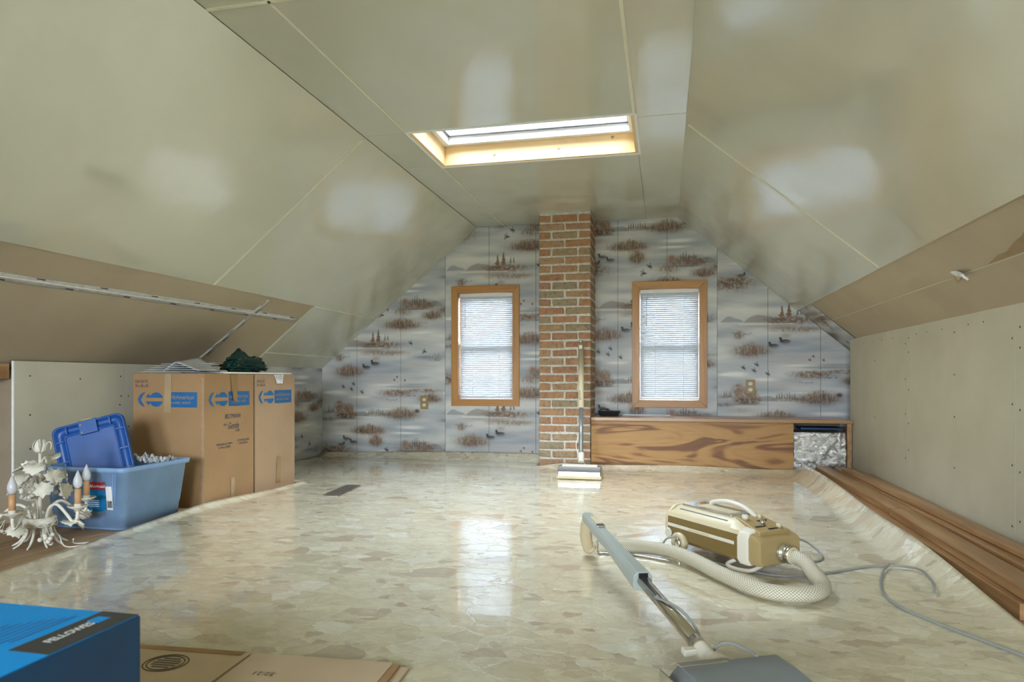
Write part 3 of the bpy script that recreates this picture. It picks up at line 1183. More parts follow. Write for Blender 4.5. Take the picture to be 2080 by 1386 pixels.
# far shore and marsh
blob(850, 742, 330, 18, (140, 146, 154), 0.7, 1.4)
blob(900, 722, 230, 20, GRY, 0.6, 1.4)
blob(740, 797, 260, 54, BRN, 0.85, 1.7, BLOT)
blob(985, 776, 250, 34, BRN, 0.8, 1.7, BLOT)
reeds(1045, 832, 170, 90, 40, 0.9)
dots(700, 858, 90, 6)
dots(870, 822, 80, 6)
for x, y in ((250, 740), (345, 715), (326, 762), (424, 788)):
    fly(x, y, 1.05)
# round trees
hill(410, 1005, 190, 46, GRY, 0.7)
for x, y, r in ((220, 912, 90), (305, 932, 78), (255, 965, 120), (330, 990, 80)):
    blob(x, y, r, r * 0.9, (142, 114, 90), 0.9, 2.2, BLOT, 0.6)
blob(265, 1005, 210, 40, BRD, 0.7, 1.6, BLOT)
for x in (115, 130, 150, 163):
    conifer(x, 972, 50 + 14 * (x % 3), 20, (128, 130, 126))
blob(130, 972, 130, 22, (136, 122, 108), 0.75, 1.6, BLOT)
blob(115, 1035, 130, 30, BRN, 0.7, 1.5, BLOT)
blob(280, 1030, 200, 12, BRD, 0.6, 1.4)
blob(230, 1080, 150, 34, (168, 144, 120), 0.55, 1.3, VERT)
for i in range(8):
    conifer(490 + i * 18, 985, 36 + 10 * ((i * 7) % 3), 22, (134, 126, 114))
blob(555, 990, 190, 30, (134, 120, 104), 0.85, 1.6, BLOT)
reeds(785, 968, 270, 110, 110)
blob(925, 955, 38, 30, BRD, 0.85, 2)
# reeds, geese, nest
reeds(490, 1118, 280, 100, 100)
reeds(556, 1210, 110, 120, 60)
duck(285, 1210, 0.9, 1, (92, 80, 76))
duck(348, 1238, 0.9, 1, (84, 72, 70))
duck(236, 1262, 0.8, -1, (72, 70, 74))
blob(175, 1318, 260, 105, BRN, 0.85, 1.5, BLOT, 0.8)
blob(150, 1325, 190, 70, BRD, 0.65, 1.5, VERT, 0.9)
for _ in range(60):
    x = 160 + RNG.normal(0, 55)
    y = 1320 + RNG.normal(0, 25)
    stroke(x, y, x + RNG.normal(0, 22), y - 14 * RNG.random(), [(205, 190, 172), BRD, (88, 64, 52)][RNG.integers(3)], 0.6)
# island with firs
hill(1085, 1285, 150, 42, GRY, 0.7)
blob(930, 1262, 270, 62, BRN, 0.88, 1.7, BLOT)
blob(1000, 1275, 120, 50, BRD, 0.5, 1.7, BLOT)
for i, (x, h) in enumerate(((905, 78), (925, 86), (885, 56), (985, 66), (1000, 50), (945, 52))):
    conifer(x, 1262, h, 24, (112, 104, 98))
blob(815, 1238, 52, 46, (150, 112, 86), 0.8, 1.8, BLOT)
blob(930, 1306, 280, 14, BRD, 0.55, 1.4)
blob(930, 35, 270, 28, BRN, 0.75, 1.5, BLOT)
blob(800, 76, 130, 56, BRN, 0.75, 1.5, VERT)
reeds(1062, 106, 165, 85, 40)
dots(920, 62, 120, 7)
fly(648, 48, 1.3)
fly(604, 102, 1.4, -1)
T = np.clip(T, 0, 1)

SHEETS = [(-3.08, 0.0), (-1.915, 0.657), (-0.75, 0.30), (0.415, 0.16)]
CELL = 0.0048


def paper_colours(u_m, z_m, off):
    cx = u_m / 1.165 * TW
    cy = ((1360 - (z_m - off) / 0.001018) - 110) / 1250 * TH
    x0 = np.floor(cx - 0.5).astype(int)
    y0 = np.floor(cy - 0.5).astype(int)
    fx = (cx - 0.5 - x0)[:, None]
    fy = (cy - 0.5 - y0)[:, None]
    g = lambda a, b: T[a % TH, b % TW]
    return (g(y0, x0) * (1 - fx) + g(y0, x0 + 1) * fx) * (1 - fy) + (g(y0 + 1, x0) * (1 - fx) + g(y0 + 1, x0 + 1) * fx) * fy


def paper_panel(name, parent, a0, a1, z0, zt, point, uoff, voff, holes=(), cell=CELL):
    """a grid of printed paper; point(a, z) gives the 3D position"""
    na = max(2, int((a1 - a0) / cell))
    nz = max(2, int((max(zt(a0), zt(a1)) - z0) / cell))
    A = np.linspace(a0, a1, na + 1)
    ZT = np.array([zt(a) for a in A])
    t = np.linspace(0, 1, nz + 1)
    AA = np.repeat(A[None], nz + 1, 0)
    ZZ = z0 + (ZT[None] - z0) * t[:, None]
    co = point(AA.ravel(), ZZ.ravel())
    idx = np.arange((nz + 1) * (na + 1)).reshape(nz + 1, na + 1)
    q = np.stack([idx[:-1, :-1], idx[:-1, 1:], idx[1:, 1:], idx[1:, :-1]], -1).reshape(-1, 4)
    if holes:
        ca = (AA[:-1, :-1] + AA[1:, 1:]).ravel() / 2
        cz = (ZZ[:-1, :-1] + ZZ[1:, 1:]).ravel() / 2
        keep = np.ones(len(q), bool)
        for h in holes:
            keep &= ~((ca > h[0] - 0.006) & (ca < h[1] + 0.006) & (cz > h[2] - 0.006) & (cz < h[3] + 0.006))
        q = q[keep]
    me = bpy.data.meshes.new(name)
    me.vertices.add(len(co))
    me.vertices.foreach_set('co', co.astype(np.float32).ravel())
    me.loops.add(len(q) * 4)
    me.loops.foreach_set('vertex_index', q.astype(np.int32).ravel())
    me.polygons.add(len(q))
    me.polygons.foreach_set('loop_start', np.arange(0, len(q) * 4, 4, dtype=np.int32))
    me.update(calc_edges=True)
    col = paper_colours(AA.ravel() - uoff, ZZ.ravel(), voff)
    at = me.color_attributes.new('print', 'FLOAT_COLOR', 'POINT')
    at.data.foreach_set('color', np.concatenate([col, np.ones((len(col), 1))], 1).astype(np.float32).ravel())
    me.materials.append(M['wallpaper'])
    o = link(name, me, parent)
    return o


def backpt(y):
    return lambda a, z: np.stack([a, np.full_like(a, y), z], -1)


M['groove'] = plain('dark_groove', (0.10, 0.10, 0.105), 0.8)
cuts = [(-3.10, -2.74), (-2.74, -2.315), (-2.315, -1.895), (-1.895, -1.495), (-1.495, -1.08), (-1.08, -0.75), (-0.75, -0.382), (-0.382, 0.02), (0.02, 0.417), (0.417, 0.806), (0.806, 1.198), (1.198, 1.48)]
for x0, x1 in cuts:
    mid = (x0 + x1) / 2
    u, off = [s for s in SHEETS if s[0] <= mid + 0.05][-1]
    g = 0.0016 if x0 != -0.75 else 0.0
    paper_panel('wall_panel', wall_back, x0 + g, x1 - (0.0016 if x1 != -0.75 else 0), 0.0 if x0 < -0.6 else 0.33, lambda x: min(top(x), CZ) - 0.001, backpt(YB - 0.009), u, off,
                [h for h in OPEN if h[1] > x0 and h[0] < x1])
gr = MB()
for x0, x1 in cuts[1:]:
    if x0 != -0.75:
        inw = [h for h in OPEN if h[0] - 0.03 < x0 < h[1] + 0.03]
        for za, zb in ([(0.0, top(x0))] if not inw else [(0, inw[0][2] - 0.01), (inw[0][3] + 0.01, top(x0))]):
            gr.box((x0 - 0.0022, YB - 0.007, za), (x0 + 0.0022, YB - 0.001, zb))
gr.build('panel_grooves', 'groove', wall_back)
# paper carried round onto the left knee wall and folded on the right slope
paper_panel('knee_panel', wall_left, 4.665, 5.772, 0.0, lambda a: 0.797, lambda a, z: np.stack([np.full_like(a, LK + 0.004), a, z], -1), 4.55, 0.45)
MB().box((-3.225, 4.662, -0.005), (LK + 0.002, YB, 0.77)).build('stud_bay', 'backing', wall_left)


def foldpt(a, z):
    p = np.array(rsl(0, 0, -0.003))
    return np.stack([p[0] + RS.x * z, a, p[2] + RS.z * z], -1)


paper_panel('folded_paper', roof_r, 5.305, 5.775, 1.212, lambda a: 1.80, foldpt, 5.0, 0.35)

# ---------------------------------------------------------------- windows
for k, (x0, x1, z0, z1) in enumerate(WIN):
    wn = thing('window_%d' % (k + 1), ['wood-cased window between the lake wallpaper and the chimney, on its left', 'wood-cased window above the plywood bench'][k], 'window', ((x0 + x1) / 2, YB, z0))
    wn['kind'] = 'structure'
    L = wn.location.copy()
    yf, t = YB - 0.009, 0.018

    def fr(u, v, d_):
        return (u - L.x, yf - d_ - L.y, v - L.z)
    e = CAS
    for poly, mt in (([(x0, z0), (x1, z0), (x1 - e, z0 + e), (x0 + e, z0 + e)], 'trim_wood_h'), ([(x1, z0), (x1, z1), (x1 - e, z1 - e), (x1 - e, z0 + e)], 'trim_wood'),
                     ([(x1, z1), (x0, z1), (x0 + e, z1 - e), (x1 - e, z1 - e)], 'trim_wood_h'), ([(x0, z1), (x0, z0), (x0 + e, z0 + e), (x0 + e, z1 - e)], 'trim_wood')):
        MB().prism(poly, fr, 0.0, t).build('casing_board', mt, wn, 0.002)
    a, b, c, d = OPEN[k]
    jb = MB()
    for q in (((a - .012, c - .012), (a + .004, d + .012)), ((b - .004, c - .012), (b + .012, d + .012))):
        jb.box((q[0][0], yf, q[0][1]), (q[1][0], YB + 0.13, q[1][1]))
    jb.shift(L).build('jamb', 'trim_wood', wn)
    jb = MB()
    for q in (((a, c - .012), (b, c + .004)), ((a, d - .004), (b, d + .012))):
        jb.box((q[0][0], yf, q[0][1]), (q[1][0], YB + 0.13, q[1][1]))
    jb.shift(L).build('sill', 'trim_wood_h', wn)
    a, b, c, d = a + .004, b - .004, c + .004, d - .004
    mid = (c + d) / 2 + 0.0
    for nm, zz0, zz1, yy in (('lower_sash', c, mid + 0.02, YB + 0.055), ('upper_sash', mid - 0.02, d, YB + 0.085)):
        sb = MB()
        f = 0.036
        for q in (((a, zz0), (a + f, zz1)), ((b - f, zz0), (b, zz1)), ((a + f, zz0), (b - f, zz0 + f)), ((a + f, zz1 - f), (b - f, zz1))):
            sb.box((q[0][0], yy, q[0][1]), (q[1][0], yy + 0.026, q[1][1]))
        so = sb.shift(L).build(nm, 'white_vinyl', wn)
        MB().box((a + f, yy + 0.011, zz0 + f), (b - f, yy + 0.015, zz1 - f)).shift(L).build('pane', 'glass', so)
    MB().box(((a + b) / 2 - 0.02, YB + 0.045, mid + 0.004), ((a + b) / 2 + 0.02, YB + 0.055, mid + 0.016)).shift(L).build('sash_lock', 'white_vinyl', wn, 0.002)
    portal('sky_portal_gable', ((a + b) / 2, YB + 0.16, (c + d) / 2), (-PI / 2, 0, 0), b - a, d - c)

    # the blind hangs inside the opening
    bl = thing('window_blind', ['white slatted blind with bright gaps, in the window left of the chimney', 'white slatted blind, evenly lowered, in the window over the plywood bench'][k], 'blind', ((a + b) / 2, YB + 0.02, d - 0.004), group='white slatted window blinds')
    B = bl.location.copy()
    sh = 0.0 if k else 0.004
    xa, xb = a + 0.006 + sh, b - 0.005
    MB().box((xa, B.y - 0.014, d - 0.034), (xb, B.y + 0.014, d - 0.005)).shift(B).build('head_rail', 'white_vinyl', bl, 0.002)
    zt, zb = d - 0.045, c + 0.028
    n = int((zt - zb) / 0.0168)
    tilt = math.radians(66 if k else 62)
    sm = None
    hw = (xb - xa) / 2 - 0.002
    for i in range(n + 1):
        z = zt - i * 0.0168
        if sm is None:
            q = MB()
            wv = 0.0125
            pr = [(-wv, 0), (-wv * 0.35, 0.0016), (wv * 0.35, 0.0016), (wv, 0)]
            pts = [(y * math.cos(tilt) - h * math.sin(tilt) * 0, y * math.sin(tilt) + h) for y, h in pr]
            pts2 = [(y, h + 0.0006) for y, h in pts]
            q.prism(pts + pts2[::-1], lambda u, v, d_: (d_, u, v), -hw, hw)
            sm = q.mesh('slat')
            sm.materials.append(M['slat'])
        so = bpy.data.objects.new('slat', sm)
        C.objects.link(so)
        so.parent = bl
        so.location = ((xa + xb) / 2 - B.x, 0, z - B.z)
        so.rotation_euler = (0, random.uniform(-.0012, .0012), 0)
    MB().box((xa, B.y - 0.012, c + 0.008), (xb, B.y + 0.012, c + 0.020)).shift(B).build('bottom_rail', 'white_vinyl', bl, 0.002)
    for xx in (xa + 0.12, xb - 0.12):
        MB().tube([(xx, B.y - 0.014, d - 0.03), (xx, B.y - 0.014, c + 0.015)], 0.0011, 5).shift(B).build('ladder_cord', 'white_vinyl', bl)
    MB().tube([(xa + 0.05, B.y - 0.018, d - 0.03), (xa + 0.05, B.y - 0.018, d - 0.30)], 0.0025, 6).shift(B).build('tilt_wand', 'white_vinyl', bl)

for k, (x0, x1, z0, z1) in enumerate(FRONT):  # unseen windows, invented to let even daylight in behind the camera
    fw = thing('window_%d' % (k + 3), ['bare window behind the viewer, on the carton side', 'bare window behind the viewer, on the lumber side'][k], 'window', ((x0 + x1) / 2, Y0, z0))
    fw['kind'] = 'structure'
    q = MB()
    for p in (((x0, z0), (x0 + .05, z1)), ((x1 - .05, z0), (x1, z1)), ((x0 + .05, z0), (x1 - .05, z0 + .05)), ((x0 + .05, z1 - .05), (x1 - .05, z1))):
        q.box((p[0][0], Y0 - 0.10, p[0][1]), (p[1][0], Y0 - 0.05, p[1][1]))
    q.shift(fw.location).build('sash', 'white_vinyl', fw)
    MB().box((x0 + .05, Y0 - .078, z0 + .05), (x1 - .05, Y0 - .074, z1 - .05)).shift(fw.location).build('pane', 'glass', fw)
    portal('sky_portal_front', ((x0 + x1) / 2, Y0 - 0.16, (z0 + z1) / 2), (PI / 2, 0, 0), x1 - x0, z1 - z0)

# ---------------------------------------------------------------- skylight
a, b, c, d = SKYL
sk = thing('window_5', 'skylight with pine lining and white frame in the flat ceiling', 'skylight', ((a + b) / 2, (c + d) / 2, CZ))
sk['kind'] = 'structure'
S = sk.location.copy()
zt = CZ + 0.118
for p0, p1, mt in (((a, d - 0.018, CZ + .001), (b, d, zt), 'pine'), ((a, c, CZ + .001), (b, c + 0.018, zt), 'pine'),
                   ((a, c + 0.018, CZ + .001), (a + 0.018, d - 0.018, zt), 'pine_y'), ((b - 0.018, c + 0.018, CZ + .001), (b, d - 0.018, zt), 'pine_y')):
    MB().box(p0, p1).shift(S).build('lining_board', mt, sk, 0.001)
kn = MB()
for x, z in ((-1.02, 2.075), (-0.62, 2.085), (-0.30, 2.13)):
    kn.lathe([(0.008, 0), (0.005, 0.0008)], Matrix.Translation((x, d - 0.018, z)) @ Matrix.Rotation(PI / 2, 4, 'X'), 10, sx=1.2)
kn.shift(S).build('pine_knots', 'board_wood', sk)
q = MB()
e = 0.05
for p in (((a, d - e), (b, d)), ((a, c), (b, c + e)), ((a, c + e), (a + e, d - e)), ((b - e, c + e), (b, d - e))):
    q.box((*p[0], zt), (*p[1], zt + 0.05))
q.shift(S).build('frame', 'white_vinyl', sk, 0.003)
q = MB()
for p in (((a + .02, d - e - .012), (b - .02, d - e + .03)), ((a + .02, c + e - .03), (b - .02, c + e + .012)), ((a + .02, c + e), (a + e + .012, d - e)), ((b - e - .012, c + e), (b - .02, d - e))):
    q.box((*p[0], zt + 0.05), (*p[1], zt + 0.056))
q.shift(S).build('gasket', 'grey_tube', sk)
q = MB()
for p in (((a, d - e - .004), (b, d)), ((a, c), (b, c + e + .004)), ((a, c + e), (a + e + .004, d - e)), ((b - e - .004, c + e), (b, d - e))):
    q.box((*p[0], zt + 0.058), (*p[1], zt + 0.115))
q.shift(S).build('sash', 'white_vinyl', sk)
MB().box((a + e, c + e, zt + 0.09), (b - e, d - e, zt + 0.096)).shift(S).build('pane', 'glass', sk)
q = MB()
for p in (((a - .014, d), (b + .014, d + .014)), ((a - .014, c - .014), (b + .014, c)), ((a - .014, c), (a, d)), ((b, c), (b + .014, d))):
    q.box((*p[0], CZ - 0.004), (*p[1], CZ + 0.011))
q.shift(S).build('edge_bead', 'white_vinyl', sk)
portal('sky_portal_roof', ((a + b) / 2, (c + d) / 2, zt + 0.13), (0, 0, 0), b - a - 0.1, d - c - 0.1)

# ---------------------------------------------------------------- brick chimney
CHX, CHY = -0.984, 5.40
CW, CD = 0.415, YB - 0.01 - 5.40
ch = thing('brick_chimney', 'old red and tan brick chimney standing between the two windows', 'chimney', (CHX + CW / 2, CHY, -0.005))
tag(ch, kind='structure')
O = ch.location.copy()
MB().box((CHX + 0.005, CHY + 0.005, -0.005), (CHX + CW - 0.005, YB - 0.011, CZ - 0.001)).shift(O).build('mortar_core', 'mortar', ch)
meshes = {}


def brick(x0, x1, y0, y1, zc):
    key = (round(x1 - x0, 3), round(y1 - y0, 3))
    var = random.randrange(3)
    if (key, var) not in meshes:
        r = random.Random(hash((key, var)) & 0xffff)
        h = 0.0515 / 2
        j = lambda s: r.uniform(-s, s)
        hx, hy = key[0] / 2 - 0.0015, key[1] / 2 - 0.0005
        q = MB()
        vs = []
        for sz in (-1, 1):
            for sx, sy in ((-1, -1), (1, -1), (1, 1), (-1, 1)):
                vs.append((sx * hx + j(.004), sy * hy + j(.002), sz * h + j(.004)))
        q.hexa(vs)
        me = q.mesh('brick')
        me.materials.append(M['brick'])
        import bmesh
        bm = bmesh.new()
        bm.from_mesh(me)
        bmesh.ops.bevel(bm, geom=bm.edges[:], offset=0.004, segments=1, affect='EDGES')
        bm.to_mesh(me)
        bm.free()
        meshes[(key, var)] = me
    o = bpy.data.objects.new('brick', meshes[(key, var)])
    C.objects.link(o)
    o.parent = ch
    o.location = ((x0 + x1) / 2 - O.x, (y0 + y1) / 2 - O.y + random.uniform(-.002, .002), zc - O.z)
    o.rotation_euler = (0, random.uniform(-.006, .006), random.uniform(-.006, .006))


pitch = 0.0672
for i in range(30):
    zc = 0.033 + pitch * i
    if zc + 0.03 > CZ:
        break
    x, y = CHX, CHY
    if i % 2 == 0:
        fr_ = [(0, .203, 0, .095), (.213, .415, 0, .095), (.320, .415, .106, .300), (.320, .415, .311, CD - .004), (0, .095, .106, .300), (0, .095, .311, CD - .004)]
    else:
        fr_ = [(0, .095, 0, .200), (.106, .309, 0, .095), (.320, .415, 0, .200), (.320, .415, .211, CD - .004), (0, .095, .211, CD - .004)]
    for p in fr_:
        brick(x + p[0], x + p[1], y + p[2], y + p[3], zc)

# ---------------------------------------------------------------- plywood bench and what is in it
bn = thing('storage_bench', 'long low plywood bench box under the window, open at its end', 'bench', (0.37, 5.38, -0.005))
O = bn.location.copy()
MB().box((-0.562, 5.360, 0.0), (0.927, 5.376, 0.372)).shift(O).build('front_panel', 'plywood', bn, 0.001)
MB().box((-0.562, 5.345, 0.374), (1.330, 5.768, 0.400)).shift(O).build('top_board', 'bench_top', bn, 0.003)
MB().box((0.885, 5.377, 0.0), (0.923, 5.76, 0.372)).shift(O).build('divider', 'board_wood', bn)
MB().box((1.296, 5.377, 0.0), (1.328, 5.41, 0.372)).shift(O).build('end_post', 'board_wood', bn, 0.002)
MB().box((0.925, 5.745, 0.0), (1.33, 5.766, 0.372)).shift(O).build('back_panel', 'backing', bn)
ft = MB()


def foil(u, v):
    x = 0.930 + 0.360 * u
    z = 0.012 + 0.292 * v
    y = 5.392 - 0.022 * math.sin(PI * v) - 0.012 * math.sin(PI * u) + 0.020 * noise.noise((u * 7, v * 6, 0.3)) + 0.010 * noise.noise((u * 19, v * 15, 4))
    return x, y, z


ft.sheet(46, 38, foil)
ft.sheet(30, 10, lambda u, v: (0.930 + 0.360 * u, 5.392 + 0.30 * v - 0.012 * math.sin(PI * u) * (1 - v) + 0.020 * noise.noise((u * 7, 6, 0.3)) * (1 - v), 0.304 + 0.008 * noise.noise((u * 6, v * 5, 2)) * v))
fo = ft.build('insulation_batt', 'foil', solid=0.002)
tag(fo, 'crinkled silver foil-faced insulation stuffed in the open end of the bench', 'insulation')
bb = MB().box((0.99, 5.43, 0.322), (1.285, 5.64, 0.338)).build('flat_folder', 'box_navy', bevel=0.003)
tag(bb, 'flat dark blue folder lying on top of the foil insulation', 'folder')

tr = thing('plastic_tray', 'small black plastic tray on the bench beside the chimney', 'tray', (-0.44, 5.60, 0.400))
MB().loft([[(x * s, y * s, z) for x, y in ((-.085, -.06), (.085, -.06), (.085, .06), (-.085, .06))] for s, z in ((0.82, 0.001), (1.0, 0.034), (1.05, 0.036), (1.05, 0.039), (0.97, 0.039), (0.80, 0.006))], smooth=False).build('tray_body', 'black', tr, 0.003)
MB().tube([(-.085, -.03, .038), (-.06, 0, .055), (.0, .01, .05)], 0.004, 6).build('clip', 'black', tr)
ds = MB().box((-0.34, 5.70, 0.400), (0.05, 5.725, 0.408)).build('metal_strip', 'nozzle', bevel=0.001)
tag(ds, 'thin dark strip lying along the back of the bench top', 'strip')

# ---------------------------------------------------------------- outlets
for k, (x0, x1, z0, z1) in enumerate(((-2.127, -2.053, 0.430, 0.552), (0.637, 0.708, 0.580, 0.694))):
    ot = thing('wall_outlet', ['tan outlet plate low on the wallpaper left of the left window', 'tan outlet plate on the wallpaper above the bench, right of the right window'][k], 'outlet', ((x0 + x1) / 2, YB - 0.010, (z0 + z1) / 2), group='wall outlets')
    w2, h2 = (x1 - x0) / 2, (z1 - z0) / 2
    MB().box((-w2, -0.006, -h2), (w2, 0, h2)).build('cover_plate', 'outlet', ot, 0.002)
    for s in (-1, 1):
        rc = MB().lathe([(0.0165, 0), (0.0165, 0.002)], Matrix.Translation((0, -0.006, s * 0.024)) @ Matrix.Rotation(PI / 2, 4, 'X'), 16, sy=0.85).build('receptacle', 'outlet_w', ot)
        sl = MB()
        for q in (-1, 1):
            sl.box((q * 0.006 - 0.001, -0.0088, s * 0.024 + 0.000), (q * 0.006 + 0.001, -0.0078, s * 0.024 + 0.009))
        sl.lathe([(0.002, 0), (0.002, 0.001)], Matrix.Translation((0, -0.0078, s * 0.024 - 0.007)) @ Matrix.Rotation(PI / 2, 4, 'X'), 8)
        sl.build('slots', 'black', rc)

# ---------------------------------------------------------------- floor register
vt = thing('floor_register', 'dark metal floor register lying in the linoleum near the cartons', 'vent', (-1.97, 3.95, 0.002), math.radians(6))
MB().box((-0.052, -0.19, 0), (0.052, 0.19, 0.004)).build('plate', 'vent', vt, 0.002)
for i in range(14):
    MB().box((-0.036, -0.165 + i * 0.0245, 0.004), (0.036, -0.152 + i * 0.0245, 0.0065)).build('louver', 'vent', vt)

# ---------------------------------------------------------------- moving cartons
BZ = 0.728


def logo(parent, fn, u0, v0, wd=0.165, ht=0.083, mat='print_blue'):
    sx, sy = wd / 475, ht / 283
    P = lambda pts: [((x - 165) * sx + u0, (553 - y) * sy + v0) for x, y in pts]
    cres = [(300, 410), (255, 425), (210, 460), (180, 505), (166, 553), (180, 605), (210, 648), (250, 678), (296, 694), (255, 625), (215, 557), (258, 478)]
    upper = [(312, 515), (368, 444), (402, 490), (432, 445), (470, 424), (520, 415), (565, 425), (600, 452), (625, 485), (636, 520)]
    lower = [(x, 1106 - y) for x, y in upper][::-1]
    mb = MB()
    for poly in (cres, upper, lower):
        mb.prism(P(poly), lambda u, v, d_: fn(u, v, d_), 0.0004, 0.0008)
    mb.build('printed_logo', mat, parent)


def carton(name, x0, y0, mat, label, faces, lab2):
    S_ = 0.455
    t = thing(name, label, 'carton', (x0 + S_ / 2, y0 + S_ / 2, -0.005), group='stacked moving cartons')
    h = S_ / 2
    H_ = BZ + 0.005

    def bulge(u, v):
        return 0.007 * math.sin(PI * u) * math.sin(PI * v)
    body = MB()
    for ax, sg in ((1, -1), (0, 1), (1, 1), (0, -1)):
        def f(u, v, ax=ax, sg=sg):
            q = (u - 0.5) * 2 * h
            d_ = h + bulge(u, v)
            if ax == 1:
                return (q if sg < 0 else -q, sg * d_, v * H_)
            return (sg * d_, q if sg > 0 else -q, v * H_)
        body.sheet(12, 14, f)
    body.add([(-h, -h, 0), (h, -h, 0), (h, h, 0), (-h, h, 0)], [(3, 2, 1, 0)])
    bo = body.build('carton_body', mat, t)
    for s in (-1, 1):
        MB().box((-h + .001, -h + 0.001 if s < 0 else 0.001, H_ - 0.003), (h - .001, -0.001 if s < 0 else h - .001, H_ + 0.001)).build('top_flap', mat, t)

    def front(u, v, d_=0.0006):      # u from left edge, v from the top edge downwards (negative)
        b_ = bulge(max(0, min(1, u / S_)), max(0, min(1, 1 + v / H_)))
        return Vector((-h + u, -h - b_ - d_ - 0.0006, H_ + v))

    def side(u, v, d_=0.0006):
        b_ = bulge(max(0, min(1, u / S_)), max(0, min(1, 1 + v / H_)))
        return Vector((h + b_ + d_ + 0.0006, -h + u, H_ + v))
    return t, front, side


def brand(t, fn, uo, off=0.0, size_note=True):
    logo(t, fn, uo + 0.032, -0.143 + off)
    MB().sheet(6, 2, lambda a, b: fn(uo + 0.205 + 0.205 * a, -0.185 + off + 0.084 * b, 0.0006)).build('printed_band', 'print_blue', t)
    text('northAmerican', 0.034, lambda u, v: fn(uo + 0.213 + u, -0.140 + off + v, 0.0016), 'card_pale', t, 'lettering', sx=0.86)
    text('VAN LINES / AGENT', 0.019, lambda u, v: fn(uo + 0.222 + u, -0.166 + off + v, 0.0016), 'card_pale', t, 'lettering', sx=0.9)
    if size_note:
        text('5.83 CU. FT.\n18 x 18 x 30', 0.024, lambda u, v: fn(uo + 0.012 + u, -0.050 + off + v, 0.0010), 'print_navy', t, 'lettering', sx=0.72)


def tape_strip(t, fn, u0, u1, v0, v1, mat='tape_clear', lift=0.0, name='packing_tape', taper=1.0):
    def f(a, b):
        k = 1 - (1 - taper) * (1 - b)
        uc, uw = (u0 + u1) / 2, (u1 - u0) / 2 * k
        return fn(uc + (a * 2 - 1) * uw, v0 + (v1 - v0) * b, 0.0022 + lift * (1 - b) ** 1.5 + 0.001 * noise.noise((a * 3, b * 9, u0)))
    MB().sheet(4, 10, f).build(name, mat, t)


c1, f1, s1 = carton('moving_carton', -2.907, 3.272, 'card', 'tall brown moving carton with blue logo, nearest the blue tote', 0, 0)
brand(c1, f1, 0.0)
brand(c1, s1, 0.0, size_note=False)
text('BELTMANN', 0.036, lambda u, v: s1(0.165 + u * 0.8, -0.255 + v, 0.001), 'print_navy', c1, 'lettering', shear=0.25)
text('the', 0.022, lambda u, v: s1(0.155 + u, -0.295 + v, 0.001), 'print_navy', c1, 'lettering')
text('Gentle', 0.052, lambda u, v: s1(0.19 + u * 0.75, -0.315 + v, 0.001), 'print_navy', c1, 'lettering', shear=0.4)
text('ONE', 0.020, lambda u, v: s1(0.262 + u, -0.335 + v, 0.001), 'print_navy', c1, 'lettering')
text('MINNEAPOLIS, MINN.\nST. PAUL, MINN.', 0.018, lambda u, v: s1(0.165 + u, -0.405 + v, 0.001), 'print_navy', c1, 'lettering', sx=0.85, align='CENTER')
text('DES MOINES, IOWA\nCHICAGO, ILL.', 0.018, lambda u, v: s1(0.345 + u, -0.395 + v, 0.001), 'print_navy', c1, 'lettering', sx=0.78, align='CENTER')
tape_strip(c1, f1, 0.205, 0.250, -0.215, 0.0)
tape_strip(c1, s1, 0.222, 0.285, -0.155, 0.0, 'tape', 0.010, 'loose_tape', 0.55)
tape_strip(c1, s1, 0.225, 0.262, -0.725, -0.60)
# perforated glue flap at the corner
q = MB()
for i in range(22):
    q.add([f1(0.435 + 0.006 * (i % 2), -0.02 - i * 0.032, 0.001), f1(0.453, -0.02 - i * 0.032, 0.001), f1(0.453, -0.05 - i * 0.032, 0.001), f1(0.438 + 0.005 * ((i + 1) % 2), -0.05 - i * 0.032, 0.001)], [(0, 3, 2, 1)])
q.build('glue_flap', 'card_pale', c1, solid=0.002)

c2, f2, s2 = carton('moving_carton', -2.907, 3.746, 'card_pale', 'paler brown moving carton with shiny wrap at its top, farther from the viewer', 0, 0)
brand(c2, s2, 0.0)
tape_strip(c2, s2, 0.200, 0.315, -0.058, 0.0, 'shiny_wrap', 0.006, 'plastic_wrap', 0.6)
tape_strip(c2, s2, 0.225, 0.275, -0.70, -0.53, 'tape')

wb = MB().box((-2.78, 3.50, BZ + 0.0025), (-2.452, 4.165, BZ + 0.0125)).build('foam_board', 'white_board', bevel=0.001)
tag(wb, 'thin white board lying across the tops of both cartons', 'board')

bw = thing('bubble_wrap', 'folded clear bubble wrap piled on the nearer carton', 'bubble wrap', (-2.69, 3.38, BZ + 0.006))
for i in range(5):
    w2 = 0.36 - 0.045 * i

    def f(a, b, i=i, w2=w2):
        x = -0.20 + 0.028 * i + w2 * a + 0.05 * b
        y = -0.09 + 0.19 * b + 0.01 * i
        z = 0.006 + 0.011 * i + 0.010 * math.sin(a * 5 + i) * b + 0.012 * b * (1 - a)
        return x, y, z
    MB().sheet(12, 6, f).build('film_layer', 'bubble', bw, solid=0.004)
MB().sheet(12, 8, lambda a, b: (-0.03 + 0.22 * a, -0.10 + 0.19 * b, 0.012 + 0.080 * max(0, 1 - abs(a - 0.35) / (0.35 if a < 0.35 else 0.65)) * (0.6 + 0.4 * b))).build('film_layer', 'bubble', bw, solid=0.004)

# crumpled green bag
bg_ = MB()


